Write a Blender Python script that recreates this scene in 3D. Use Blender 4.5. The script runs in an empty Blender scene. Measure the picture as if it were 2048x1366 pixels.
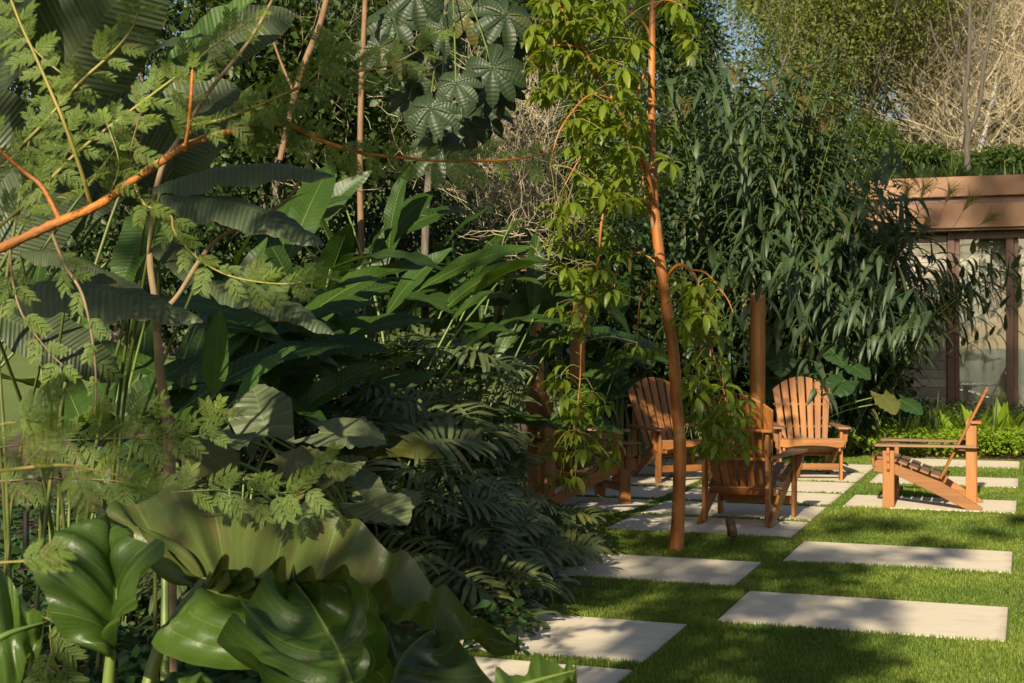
import bpy, bmesh, math, random
import numpy as np
from mathutils import Vector, Matrix

# ------------------------------------------------------------------ camera, sky, sun, exposure
SC = bpy.context.scene
COL = SC.collection
FPX, CAMH, CX, CY = 2800.0, 1.45, 1024.0, 672.0      # focal length in photo pixels, eye height, vanishing row
cam = bpy.data.cameras.new('camera'); camo = bpy.data.objects.new('camera', cam); COL.objects.link(camo)
camo.location = (0, 0, CAMH); camo.rotation_euler = (math.pi/2, 0, 0)
cam.sensor_width = 36.0; cam.lens = 36.0*FPX/2048.0; cam.shift_y = -11.0/2048.0
cam.clip_start = 0.05; cam.clip_end = 800.0
cam.dof.use_dof = True; cam.dof.focus_distance = 6.0; cam.dof.aperture_fstop = 12.0
SC.camera = camo

SUN_EL, SUN_AZ = math.radians(27.0), math.radians(18.0)      # low sun behind the viewer, a little to the left
SDIR = Vector((-math.sin(SUN_AZ)*math.cos(SUN_EL), -math.cos(SUN_AZ)*math.cos(SUN_EL), math.sin(SUN_EL)))
W = bpy.data.worlds.new('World'); SC.world = W; W.use_nodes = True
wn = W.node_tree.nodes; wl = W.node_tree.links
sky = wn.new('ShaderNodeTexSky'); sky.sky_type = 'NISHITA'; sky.sun_disc = False
sky.sun_elevation = SUN_EL; sky.sun_rotation = math.pi + SUN_AZ
sky.air_density = 1.0; sky.dust_density = 1.5; sky.ozone_density = 1.0
wn['Background'].inputs['Strength'].default_value = 0.055
wl.new(sky.outputs[0], wn['Background'].inputs['Color'])
sun = bpy.data.lights.new('sun', 'SUN'); sun.energy = 5.0; sun.angle = math.radians(0.6); sun.color = (1.0, 0.89, 0.66)
suno = bpy.data.objects.new('sun', sun); COL.objects.link(suno)
suno.rotation_euler = (-SDIR).to_track_quat('-Z', 'Y').to_euler(); suno.location = (-10, -20, 20)
SC.view_settings.view_transform = 'Standard'; SC.view_settings.look = 'None'
SC.view_settings.exposure = 0.98; SC.view_settings.gamma = 1.0; SC.view_settings.use_curve_mapping = False
SC.cycles.use_denoising = True
SC.cycles.max_bounces = 6; SC.cycles.diffuse_bounces = 3; SC.cycles.glossy_bounces = 3
SC.cycles.transmission_bounces = 4; SC.cycles.transparent_max_bounces = 8
SC.cycles.caustics_reflective = False; SC.cycles.caustics_refractive = False
SC.cycles.sample_clamp_indirect = 4.0

# ------------------------------------------------------------------ helpers
def P(px, py, d): return Vector(((px-CX)/FPX*d, d, CAMH-(py-CY)/FPX*d))
def Gd(px, py, z=0.0):
    d = FPX*(CAMH-z)/(py-CY); return P(px, py, d)
E1 = Vector((0.938, -0.347, 0)); E2 = Vector((0.347, 0.938, 0))     # paving axes: to the right, away
def AB(a, b, z=0.0): return Vector((a*E1.x+b*E2.x, a*E1.y+b*E2.y, z))
ROTZ = math.atan2(E1.y, E1.x)
UP = Vector((0, 0, 1)); TOCAM = Vector((0, -1, 0))

def tag(o, label=None, cat=None, group=None, kind=None):
    if label: o['label'] = label
    if cat: o['category'] = cat
    if group: o['group'] = group
    if kind: o['kind'] = kind
    return o
def empty(name, loc, label=None, cat=None, group=None):
    o = bpy.data.objects.new(name, None); COL.objects.link(o); o.location = loc
    o.empty_display_size = 0.1
    return tag(o, label, cat, group)
def world(o):
    m = Matrix.Translation(o.location) @ o.rotation_euler.to_matrix().to_4x4() if o.type == 'EMPTY' else o.matrix_basis.copy()
    return world(o.parent) @ m if o.parent else m
def link(name, mesh, parent=None, M=None):
    o = bpy.data.objects.new(name, mesh); COL.objects.link(o)
    if M is None: M = Matrix.Identity(4)
    if parent is not None:
        o.parent = parent
        pm = world(parent)
        M = pm.inverted() @ M
    o.matrix_basis = M
    return o

class MB:
    def __init__(s): s.V=[]; s.Q=[]; s.T=[]; s.UV=[]; s.R=[]; s.qm=[]; s.tm=[]; s.n=0
    def add(s, V, F, uv=None, rnd=0.5, mi=0):
        V = np.asarray(V, float).reshape(-1, 3); F = np.asarray(F, int)
        if uv is None: uv = np.zeros((len(V), 2))
        s.V.append(V); s.UV.append(np.asarray(uv, float))
        s.R.append(np.full(len(V), rnd) if np.isscalar(rnd) else np.asarray(rnd, float))
        if F.shape[1] == 4: s.Q.append(F+s.n); s.qm.append(np.full(len(F), mi))
        else: s.T.append(F+s.n); s.tm.append(np.full(len(F), mi))
        s.n += len(V); return s
    def mesh(s, name, mats, smooth=True):
        me = bpy.data.meshes.new(name)
        V = np.concatenate(s.V); UV = np.concatenate(s.UV); R = np.concatenate(s.R)
        Q = np.concatenate(s.Q) if s.Q else np.zeros((0, 4), int)
        T = np.concatenate(s.T) if s.T else np.zeros((0, 3), int)
        li = np.concatenate([Q.ravel(), T.ravel()])
        me.vertices.add(len(V)); me.vertices.foreach_set('co', V.astype(np.float32).ravel())
        me.loops.add(len(li)); me.loops.foreach_set('vertex_index', li.astype(np.int32))
        ls = np.concatenate([np.arange(len(Q))*4, len(Q)*4+np.arange(len(T))*3])
        me.polygons.add(len(ls)); me.polygons.foreach_set('loop_start', ls.astype(np.int32))
        mi = np.concatenate((s.qm or [np.zeros(0)]) + (s.tm or [np.zeros(0)]))
        me.polygons.foreach_set('material_index', mi.astype(np.int32))
        me.polygons.foreach_set('use_smooth', np.full(len(ls), smooth))
        me.update(calc_edges=True)
        l = me.uv_layers.new(name='UVMap'); l.data.foreach_set('uv', UV[li].astype(np.float32).ravel())
        at = me.attributes.new('rnd', 'FLOAT', 'POINT'); at.data.foreach_set('value', R.astype(np.float32))
        for m in (mats if isinstance(mats, (list, tuple)) else [mats]): me.materials.append(m)
        return me

def gridfaces(nr, nc):
    i = np.arange(nr)[:, None]*(nc+1) + np.arange(nc)[None, :]
    return np.stack([i, i+1, i+nc+2, i+nc+1], -1).reshape(-1, 4)

def tube(pts, rad, n=6, cap=True):
    pts = [Vector(p) for p in pts]; k = len(pts)
    rad = [rad]*k if np.isscalar(rad) else rad
    V = []; UV = []; nrm = None; run = 0
    for i, p in enumerate(pts):
        t = (pts[min(i+1, k-1)]-pts[max(i-1, 0)])
        t = t.normalized() if t.length > 1e-9 else Vector((0, 0, 1))
        if nrm is None: nrm = t.orthogonal().normalized()
        nrm = (nrm - t*nrm.dot(t)).normalized(); b = t.cross(nrm)
        if i: run += (p-pts[i-1]).length
        for j in range(n+1):
            a = 2*math.pi*j/n
            V.append(p+(nrm*math.cos(a)+b*math.sin(a))*rad[i]); UV.append((j/n, run))
    F = gridfaces(k-1, n)
    V = np.array([tuple(v) for v in V])
    return V, F, np.array(UV)
def smoothline(pts, rad=None, sub=4):
    """Catmull-Rom through pts (Vectors) with radii."""
    pts = [Vector(p) for p in pts]; out = []; ro = []
    n = len(pts)
    for i in range(n-1):
        p0 = pts[max(i-1, 0)]; p1 = pts[i]; p2 = pts[i+1]; p3 = pts[min(i+2, n-1)]
        for j in range(sub):
            t = j/sub
            out.append(0.5*((2*p1)+(p2-p0)*t+(2*p0-5*p1+4*p2-p3)*t*t+(3*p1-p0-3*p2+p3)*t**3))
            if rad is not None: ro.append(rad[i]*(1-t)+rad[i+1]*t)
    out.append(pts[-1])
    if rad is not None: ro.append(rad[-1]); return out, ro
    return out
def pxline(lst, d):
    """lst of (px,py,halfwidth px[,depth]) -> points, radii"""
    pts = []; rr = []
    for e in lst:
        dd = e[3] if len(e) > 3 else d
        pts.append(P(e[0], e[1], dd)); rr.append(max(e[2]*dd/FPX, 0.0012))
    return pts, rr

def frame(Y, Zh):
    Y = Y.normalized(); X = Y.cross(Zh)
    if X.length < 1e-6: X = Y.orthogonal()
    X.normalize(); Z = X.cross(Y)
    return Matrix((X, Y, Z)).transposed()
def aim(mesh, A, B, zh):
    """matrix that lays a leaf's base-to-tip chord from A to B with its upper side towards zh"""
    c = Vector(mesh['tip']); t = B-A
    R = frame(t, zh) @ frame(c, Vector((0, 0, 1))).inverted()
    return Matrix.Translation(A) @ (R*(t.length/c.length)).to_4x4()
def orient(A, Y, zh, s=1.0): return Matrix.Translation(A) @ (frame(Y, zh)*s).to_4x4()

def npframes(Y, Zh):
    Y = Y/np.linalg.norm(Y, axis=1, keepdims=True)
    X = np.cross(Y, Zh); X /= (np.linalg.norm(X, axis=1, keepdims=True)+1e-9); Z = np.cross(X, Y)
    return np.stack([X, Y, Z], 2)
def scatter(mb, tpl, pos, Y, Zh, scale, rnd, mi=0):
    tV, tF, tUV = tpl; n = len(pos); k = len(tV)
    R = npframes(Y, Zh)
    V = np.einsum('nij,nkj->nki', R, tV[None]*np.asarray(scale)[:, None, None]) + pos[:, None]
    F = (tF[None]+(np.arange(n)*k)[:, None, None]).reshape(-1, tF.shape[1])
    mb.add(V.reshape(-1, 3), F, np.tile(tUV, (n, 1)), np.repeat(rnd, k), mi)
def T_leaf(w, bend=-.12, fold=.06):
    V = np.array([(0,0,0),(-w/2,.4,fold),(w/2,.4,fold),(0,1,bend),(0,.45,0)], float)
    F = np.array([(0,2,4),(4,2,3),(0,4,1),(1,4,3)]); UV = np.array([(.5,0),(0,.4),(1,.4),(.5,1),(.5,.45)])
    return V, F, UV
T_FAR = (np.array([(0,0,0),(.3,.45,.08),(0,1,-.1),(-.3,.45,.08)], float), np.array([(0,1,2,3)]), np.array([(.5,0),(1,.5),(.5,1),(0,.5)]))
T_OVAL = T_leaf(.55); T_WIDE = T_leaf(.9, -.2, .1); T_SLIM = T_leaf(.26, -.25)

# ------------------------------------------------------------------ materials
def newmat(name):
    m = bpy.data.materials.new(name); m.use_nodes = True; nt = m.node_tree
    b = nt.nodes['Principled BSDF']; return m, nt, b
def N(nt, t, **kw):
    n = nt.nodes.new(t)
    for k, v in kw.items(): setattr(n, k, v)
    return n
def math_(nt, op, a, b=None, c=None, clamp=False):
    n = N(nt, 'ShaderNodeMath', operation=op); n.use_clamp = clamp
    for i, v in enumerate((a, b, c)):
        if v is None: continue
        if isinstance(v, (int, float)): n.inputs[i].default_value = v
        else: nt.links.new(v, n.inputs[i])
    return n.outputs[0]
def mixc(nt, f, a, b, mode='MIX'):
    n = N(nt, 'ShaderNodeMix', data_type='RGBA', blend_type=mode)
    for s, v in ((0, f), (6, a), (7, b)):
        if isinstance(v, (int, float)): n.inputs[s].default_value = v
        elif isinstance(v, tuple): n.inputs[s].default_value = (*v[:3], 1)
        else: nt.links.new(v, n.inputs[s])
    return n.outputs[2]
def mapr(nt, v, a, b, c=0.0, d=1.0):
    n = N(nt, 'ShaderNodeMapRange'); nt.links.new(v, n.inputs[0])
    for i, x in zip((1, 2, 3, 4), (a, b, c, d)): n.inputs[i].default_value = x
    return n.outputs[0]
def noise(nt, vec, scale, detail=3, rough=.55):
    n = N(nt, 'ShaderNodeTexNoise'); n.inputs['Scale'].default_value = scale
    n.inputs['Detail'].default_value = detail; n.inputs['Roughness'].default_value = rough
    if vec is not None: nt.links.new(vec, n.inputs['Vector'])
    return n.outputs[0]
def mapping(nt, vec, scale=(1,1,1), loc=None):
    n = N(nt, 'ShaderNodeMapping'); n.inputs['Scale'].default_value = scale
    nt.links.new(vec, n.inputs['Vector'])
    if loc is not None: nt.links.new(loc, n.inputs['Location'])
    return n.outputs[0]

def leaf_mat(name, c1, c2, vein=None, trans=.3, rough=.42, lat=0, latw=.25, midw=.05, bump=.0, brown=0.0, tcol=None, spec=.38, patch=None, old=(.11,.095,.022), big=0.0):
    m, nt, b = newmat(name); L = nt.links
    uv = N(nt, 'ShaderNodeUVMap', uv_map='UVMap').outputs[0]
    sp = N(nt, 'ShaderNodeSeparateXYZ'); L.new(uv, sp.inputs[0]); u, v = sp.outputs[0], sp.outputs[1]
    oi = N(nt, 'ShaderNodeObjectInfo'); at = N(nt, 'ShaderNodeAttribute', attribute_name='rnd')
    tc = N(nt, 'ShaderNodeTexCoord').outputs['Object']
    r = math_(nt, 'FRACT', math_(nt, 'ADD', oi.outputs['Random'], at.outputs['Fac']))
    nz = noise(nt, tc, 9.0, 4)
    f = math_(nt, 'ADD', math_(nt, 'MULTIPLY', r, .75), math_(nt, 'MULTIPLY', math_(nt, 'SUBTRACT', nz, .4), 1.1), clamp=True)
    if big: f = math_(nt, 'ADD', f, mapr(nt, noise(nt, tc, 1.1, 4), .3, .7, -big, big), clamp=True)
    col = mixc(nt, f, c1, c2)
    if old: col = mixc(nt, mapr(nt, r, .93, .97, 0, .7), col, old)
    if patch:
        col = mixc(nt, mapr(nt, noise(nt, mapping(nt, uv, (3.5, 24, 1)), 1.0, 5, .6), .47, .66, 0, .75), col, patch)
    du = math_(nt, 'MULTIPLY', math_(nt, 'ABSOLUTE', math_(nt, 'SUBTRACT', u, .5)), 2.0)
    h = None
    if vein:
        mid = mapr(nt, du, 0, midw, 1, 0)
        k = mid
        if lat:
            tri = math_(nt, 'MULTIPLY', math_(nt, 'ABSOLUTE', math_(nt, 'SUBTRACT', math_(nt, 'FRACT', math_(nt, 'MULTIPLY', v, float(lat))), .5)), 2.0)
            ln = mapr(nt, tri, 1-latw, 1, 0, .7)
            k = math_(nt, 'MAXIMUM', mid, ln); h = tri
            if lat < 12:
                t2 = math_(nt, 'MULTIPLY', math_(nt, 'ABSOLUTE', math_(nt, 'SUBTRACT', math_(nt, 'FRACT', math_(nt, 'MULTIPLY', math_(nt, 'ADD', v, math_(nt, 'MULTIPLY', noise(nt, tc, 12.0, 2), .02)), lat*7.0)), .5)), 2.0)
                k = math_(nt, 'MAXIMUM', k, mapr(nt, t2, .7, 1, 0, .16))
        col = mixc(nt, k, col, vein)
    if brown:
        e = math_(nt, 'ADD', du, math_(nt, 'MULTIPLY', math_(nt, 'SUBTRACT', noise(nt, tc, 14.0, 3), .55), .6))
        col = mixc(nt, mapr(nt, e, .96, 1.03, 0, brown), col, (.16, .09, .035))
    L.new(col, b.inputs['Base Color']); b.inputs['Roughness'].default_value = min(.6, rough+.08)
    b.inputs['Specular IOR Level'].default_value = spec
    if bump and h is not None:
        bp = N(nt, 'ShaderNodeBump'); bp.inputs['Strength'].default_value = bump; bp.inputs['Distance'].default_value = .01
        L.new(h, bp.inputs['Height']); L.new(bp.outputs[0], b.inputs['Normal'])
    if name.startswith('giant'):
        nf = noise(nt, tc, 55.0, 5, .65); L.new(mapr(nt, noise(nt, tc, 17.0, 5, .7), .35, .7, rough-.04, rough+.26), b.inputs['Roughness'])
        b2 = N(nt, 'ShaderNodeBump'); b2.inputs['Strength'].default_value = .35; b2.inputs['Distance'].default_value = .004; L.new(nf, b2.inputs['Height'])
        if bump: L.new(bp.outputs[0], b2.inputs['Normal'])
        L.new(b2.outputs[0], b.inputs['Normal'])
        sp_ = noise(nt, tc, 38.0, 3, .5); col2 = mixc(nt, mapr(nt, sp_, .68, .72, 0, .6), col, (.10,.065,.025)); L.new(col2, b.inputs['Base Color'])
    tr = N(nt, 'ShaderNodeBsdfTranslucent')
    tm = mixc(nt, 1.0, col, tcol or (2.2, 2.0, .55), 'MULTIPLY'); L.new(tm, tr.inputs[0])
    mx = N(nt, 'ShaderNodeMixShader'); mx.inputs[0].default_value = trans
    L.new(b.outputs[0], mx.inputs[1]); L.new(tr.outputs[0], mx.inputs[2])
    L.new(mx.outputs[0], nt.nodes['Material Output'].inputs[0])
    return m

def bark_mat(name, c1, c2, c3=None, scale=(30, 30, 6), rough=.7, bump=.4, bd=.006):
    m, nt, b = newmat(name); L = nt.links
    tc = N(nt, 'ShaderNodeTexCoord').outputs['Object']
    n1 = noise(nt, mapping(nt, tc, scale), 1.0, 4); n2 = noise(nt, tc, 7.0, 3)
    col = mixc(nt, mapr(nt, n1, .35, .65), c1, c2)
    if c3:
        col = mixc(nt, mapr(nt, n2, .56, .64), col, c3)
        n3 = noise(nt, mapping(nt, tc, (22, 22, 9)), 1.0, 5, .65); col = mixc(nt, mapr(nt, n3, .60, .68, 0, .75), col, tuple(x*.30 for x in c1))
        n4 = noise(nt, mapping(nt, tc, (6, 6, 1.2)), 1.0, 3); col = mixc(nt, mapr(nt, n4, .42, .66, 0, .8), col, (c1[0]*.62, c1[1]*.75, c1[2]*1.6))
    L.new(col, b.inputs['Base Color']); b.inputs['Roughness'].default_value = rough
    bp = N(nt, 'ShaderNodeBump'); bp.inputs['Strength'].default_value = bump; bp.inputs['Distance'].default_value = bd
    L.new(n1, bp.inputs['Height']); L.new(bp.outputs[0], b.inputs['Normal'])
    return m

def wood_mat(name, c1, c2, dark):
    m, nt, b = newmat(name); L = nt.links
    uv = N(nt, 'ShaderNodeUVMap', uv_map='UVMap').outputs[0]
    oi = N(nt, 'ShaderNodeObjectInfo')
    cmb = N(nt, 'ShaderNodeCombineXYZ')
    L.new(math_(nt, 'MULTIPLY', oi.outputs['Random'], 37.0), cmb.inputs[0]); L.new(math_(nt, 'MULTIPLY', oi.outputs['Random'], 91.0), cmb.inputs[1])
    v = N(nt, 'ShaderNodeVectorMath', operation='ADD'); L.new(uv, v.inputs[0]); L.new(cmb.outputs[0], v.inputs[1])
    g = noise(nt, mapping(nt, v.outputs[0], (70, 3.0, 1)), 1.0, 5, .6)
    g2 = noise(nt, mapping(nt, v.outputs[0], (16, 1.1, 1)), 1.0, 3, .5)
    col = mixc(nt, mapr(nt, g, .3, .7), c1, c2)
    col = mixc(nt, mapr(nt, g2, .45, .75, 0, .75), col, dark)
    hs = N(nt, 'ShaderNodeHueSaturation'); L.new(col, hs.inputs['Color'])
    L.new(mapr(nt, oi.outputs['Random'], 0, 1, .78, 1.18), hs.inputs['Value'])
    L.new(hs.outputs[0], b.inputs['Base Color'])
    L.new(mapr(nt, g, .3, .7, .42, .58), b.inputs['Roughness'])
    bp = N(nt, 'ShaderNodeBump'); bp.inputs['Strength'].default_value = .25; bp.inputs['Distance'].default_value = .002
    L.new(g, bp.inputs['Height']); L.new(bp.outputs[0], b.inputs['Normal'])
    return m

def plain_mat(name, c1, c2=None, scale=8.0, rough=.6, metal=0.0, bump=0.0, detail=4):
    m, nt, b = newmat(name); L = nt.links
    tc = N(nt, 'ShaderNodeTexCoord').outputs['Object']; n = noise(nt, tc, scale, detail)
    L.new(mixc(nt, mapr(nt, n, .35, .65), c1, c2 or tuple(x*.8 for x in c1)), b.inputs['Base Color'])
    b.inputs['Roughness'].default_value = rough; b.inputs['Metallic'].default_value = metal
    if bump:
        bp = N(nt, 'ShaderNodeBump'); bp.inputs['Strength'].default_value = bump; bp.inputs['Distance'].default_value = .01
        L.new(n, bp.inputs['Height']); L.new(bp.outputs[0], b.inputs['Normal'])
    return m

M = {}
M['giant'] = leaf_mat('giant_leaf', (.050,.076,.016), (.088,.116,.026), (.15,.18,.06), .30, .28, 9, .05, .03, .15, .25, spec=.42, patch=(.085,.062,.022))
M['giantb'] = leaf_mat('giant_leaf_blue', (.034,.060,.028), (.060,.092,.040), (.14,.17,.08), .28, .22, 8, .05, .035, .15, .1, spec=.5)
M['giantg'] = leaf_mat('giant_leaf_green', (.038,.074,.011), (.070,.122,.018), (.16,.20,.055), .40, .27, 8, .05, .035, .15, .15, spec=.42)
M['ribbed'] = leaf_mat('ribbed_leaf', (.040,.060,.027), (.072,.092,.042), (.095,.11,.055), .28, .40, 34, .5, .03, .35, .6)
M['ribbedg'] = leaf_mat('ribbed_leaf_green', (.035,.085,.012), (.055,.12,.018), (.09,.15,.03), .40, .42, 30, .4, .03, .25, .4)
M['helic'] = leaf_mat('heliconia_leaf', (.016,.040,.006), (.042,.085,.011), (.050,.092,.014), .32, .36, 26, .3, .05, .10, .1)
M['philo'] = leaf_mat('cut_leaf', (.050,.070,.025), (.100,.122,.048), (.16,.18,.09), .22, .33, 0, .2, .10, spec=.5)
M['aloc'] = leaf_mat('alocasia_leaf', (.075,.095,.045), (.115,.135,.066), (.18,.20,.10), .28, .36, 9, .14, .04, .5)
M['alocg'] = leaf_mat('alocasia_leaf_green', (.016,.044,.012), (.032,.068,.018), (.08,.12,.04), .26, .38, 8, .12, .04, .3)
M['cecr'] = leaf_mat('cecropia_leaf', (.018,.034,.013), (.036,.054,.023), (.06,.08,.036), .2, .40, 9, .12, .06, .2)
M['mimosa'] = leaf_mat('mimosa_leaf', (.095,.150,.028), (.170,.225,.044), None, .42, .5)
M['mimosay'] = leaf_mat('young_mimosa_leaf', (.16,.24,.02), (.22,.30,.03), None, .45, .5)
M['tree'] = leaf_mat('tree_leaf', (.085,.135,.012), (.175,.220,.020), (.17,.22,.05), .45, .30, 0, .2, .06)
M['tiger'] = leaf_mat('tiger_grass_leaf', (.022,.044,.018), (.054,.086,.032), (.09,.12,.05), .26, .40, 0, .2, .08)
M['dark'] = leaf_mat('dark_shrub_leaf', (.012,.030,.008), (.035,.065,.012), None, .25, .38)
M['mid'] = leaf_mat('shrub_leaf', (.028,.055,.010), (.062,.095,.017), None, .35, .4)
M['far'] = leaf_mat('far_tree_leaf', (.072,.105,.014), (.14,.155,.032), None, .40, .5)
M['fargreen'] = leaf_mat('far_green_leaf', (.045,.080,.014), (.088,.120,.024), None, .40, .5)
M['autumn'] = leaf_mat('autumn_leaf', (.10,.085,.015), (.24,.11,.02), None, .4, .5)
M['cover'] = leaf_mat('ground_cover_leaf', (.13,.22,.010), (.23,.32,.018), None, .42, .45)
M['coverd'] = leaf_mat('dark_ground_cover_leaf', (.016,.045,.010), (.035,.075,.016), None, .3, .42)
M['grass'] = leaf_mat('grass_blade', (.082,.142,.017), (.185,.235,.034), None, .38, .5, big=.7)
M['plume'] = leaf_mat('plume', (.22,.19,.05), (.30,.24,.08), None, .4, .7)
M['rachis'] = plain_mat('rachis', (.085,.115,.03), (.11,.13,.03), 6, .5)
M['petiole'] = plain_mat('petiole', (.085,.13,.025), (.12,.15,.03), 6, .45)
M['petiole_y'] = plain_mat('yellow_petiole', (.10,.11,.024), (.07,.095,.020), 6, .45)
M['bark_o'] = bark_mat('orange_bark', (.26,.080,.010), (.37,.128,.015), (.30,.20,.08), (14, 14, 3), .55, .35)
M['bark_m'] = bark_mat('mimosa_bark', (.33,.10,.012), (.47,.165,.02), (.26,.13,.04), (60, 60, 60), .7, .8)
M['twig_y'] = bark_mat('young_twig', (.17,.165,.03), (.25,.18,.035), None, (40, 40, 40), .6, .3)
M['bark_p'] = bark_mat('pink_bark', (.14,.078,.040), (.20,.115,.058), None, (40, 40, 10), .8, .5)
M['bark_b'] = bark_mat('brown_bark', (.16,.105,.055), (.24,.16,.085), None, (50, 50, 12), .8, .6)
M['bark_g'] = bark_mat('grey_bark', (.075,.06,.045), (.13,.11,.085), None, (40, 40, 8), .85, .6)
M['bark_w'] = bark_mat('pale_bark', (.40,.34,.25), (.55,.48,.36), (.22,.17,.11), (6, 6, 2), .8, .4)
M['bark_d'] = bark_mat('dark_bark', (.05,.042,.032), (.085,.07,.052), None, (40, 40, 8), .85, .6)
M['twig'] = bark_mat('dry_twig', (.28,.225,.145), (.46,.385,.26), None, (20, 20, 20), .8, .2)
M['wood'] = wood_mat('stained_cedar', (.30,.118,.024), (.205,.073,.014), (.11,.037,.009))
M['woodg'] = wood_mat('weathered_cedar', (.215,.118,.062), (.16,.084,.042), (.105,.053,.026))
M['post'] = wood_mat('varnished_log', (.30,.130,.018), (.21,.080,.011), (.13,.048,.008))
M['soil'] = plain_mat('soil', (.085,.042,.022), (.045,.022,.012), 14, .95, 0, .8, 8)
M['steel'] = plain_mat('steel', (.6,.6,.6), (.5,.5,.5), 30, .3, 1.0)
M['bronze'] = plain_mat('bronze', (.17,.085,.05), (.11,.055,.035), 20, .5, .35, .1)
M['black'] = plain_mat('black_metal', (.02,.018,.015), (.03,.025,.02), 20, .5, .3)
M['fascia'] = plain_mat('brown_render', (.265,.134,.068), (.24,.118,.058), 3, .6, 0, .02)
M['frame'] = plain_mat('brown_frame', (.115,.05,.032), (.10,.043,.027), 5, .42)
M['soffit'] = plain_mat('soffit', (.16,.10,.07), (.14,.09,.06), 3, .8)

def slab_mat():
    m, nt, b = newmat('pale_stone'); L = nt.links
    tc = N(nt, 'ShaderNodeTexCoord').outputs['Object']; oi = N(nt, 'ShaderNodeObjectInfo')
    cmb = N(nt, 'ShaderNodeCombineXYZ'); L.new(math_(nt, 'MULTIPLY', oi.outputs['Random'], 23.0), cmb.inputs[1])
    g = noise(nt, mapping(nt, tc, (2.5, 26, 8), cmb.outputs[0]), 1.0, 6, .65)
    s = noise(nt, mapping(nt, tc, (5, 9, 5), cmb.outputs[0]), 1.0, 4)
    col = mixc(nt, mapr(nt, g, .3, .7), (.64,.552,.425), (.555,.47,.355))
    col = mixc(nt, mapr(nt, s, .55, .8, 0, .5), col, (.38,.335,.27))
    sx = N(nt, 'ShaderNodeSeparateXYZ'); L.new(tc, sx.inputs[0])
    rim = math_(nt, 'MAXIMUM', math_(nt, 'DIVIDE', math_(nt, 'ABSOLUTE', sx.outputs[0]), .70), math_(nt, 'SUBTRACT', math_(nt, 'DIVIDE', math_(nt, 'ABSOLUTE', sx.outputs[1]), .4475), .03))
    rim = math_(nt, 'ADD', rim, math_(nt, 'MULTIPLY', math_(nt, 'SUBTRACT', noise(nt, mapping(nt, tc, (7, 7, 7), cmb.outputs[0]), 1.0, 5, .65), .5), .22))
    col = mixc(nt, mapr(nt, rim, .93, 1.03, 0, .55), col, (.25,.21,.135))
    st = noise(nt, mapping(nt, tc, (2.2, 2.2, 2), cmb.outputs[0]), 1.0, 5, .7); col = mixc(nt, mapr(nt, st, .52, .72, 0, .35), col, (.40,.34,.25))
    ed = noise(nt, mapping(nt, tc, (30, 30, 30)), 1.0, 3)
    col = mixc(nt, mapr(nt, ed, .68, .74, 0, .5), col, (.25,.2,.14))
    L.new(col, b.inputs['Base Color']); b.inputs['Roughness'].default_value = .75
    bp = N(nt, 'ShaderNodeBump'); bp.inputs['Strength'].default_value = .2; bp.inputs['Distance'].default_value = .003
    L.new(g, bp.inputs['Height']); L.new(bp.outputs[0], b.inputs['Normal'])
    return m
M['slab'] = slab_mat()
def lawn_mat():
    m, nt, b = newmat('lawn'); L = nt.links
    tc = N(nt, 'ShaderNodeTexCoord').outputs['Object']
    n1 = noise(nt, tc, 1.2, 5); n2 = noise(nt, tc, 60, 3)
    col = mixc(nt, mapr(nt, n2, .3, .7), (.045,.075,.010), (.095,.13,.018))
    col = mixc(nt, mapr(nt, n1, .5, .75, 0, .6), col, (.10,.12,.03))
    L.new(col, b.inputs['Base Color']); b.inputs['Roughness'].default_value = .9
    bp = N(nt, 'ShaderNodeBump'); bp.inputs['Strength'].default_value = .6; bp.inputs['Distance'].default_value = .02
    L.new(n2, bp.inputs['Height']); L.new(bp.outputs[0], b.inputs['Normal'])
    return m
M['lawn'] = lawn_mat()
def glass_mat():
    m, nt, b = newmat('window_glass'); L = nt.links
    gl = N(nt, 'ShaderNodeBsdfGlossy'); gl.inputs['Roughness'].default_value = .01; gl.inputs[0].default_value = (.9, .95, .95, 1)
    tr = N(nt, 'ShaderNodeBsdfTransparent'); tr.inputs[0].default_value = (.82, .86, .84, 1)
    fr = N(nt, 'ShaderNodeFresnel'); fr.inputs[0].default_value = 1.5
    f = math_(nt, 'ADD', fr.outputs[0], .12, clamp=True)
    mx = N(nt, 'ShaderNodeMixShader'); L.new(f, mx.inputs[0]); L.new(tr.outputs[0], mx.inputs[1]); L.new(gl.outputs[0], mx.inputs[2])
    L.new(mx.outputs[0], nt.nodes['Material Output'].inputs[0]); nt.nodes.remove(b)
    return m
M['glass'] = glass_mat()
M['curtain'] = plain_mat('curtain', (.72,.68,.60), (.66,.62,.54), 20, .9)
M['stone_a'] = plain_mat('wall_stone_light', (.40,.36,.29), (.34,.30,.24), 9, .85, 0, .3)
M['stone_b'] = plain_mat('wall_stone_mid', (.33,.295,.235), (.28,.25,.20), 9, .85, 0, .3)
M['stone_c'] = plain_mat('wall_stone_dark', (.27,.24,.19), (.23,.20,.16), 9, .85, 0, .3)
M['mortar'] = plain_mat('mortar', (.15,.13,.10), None, 20, .95)

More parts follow.
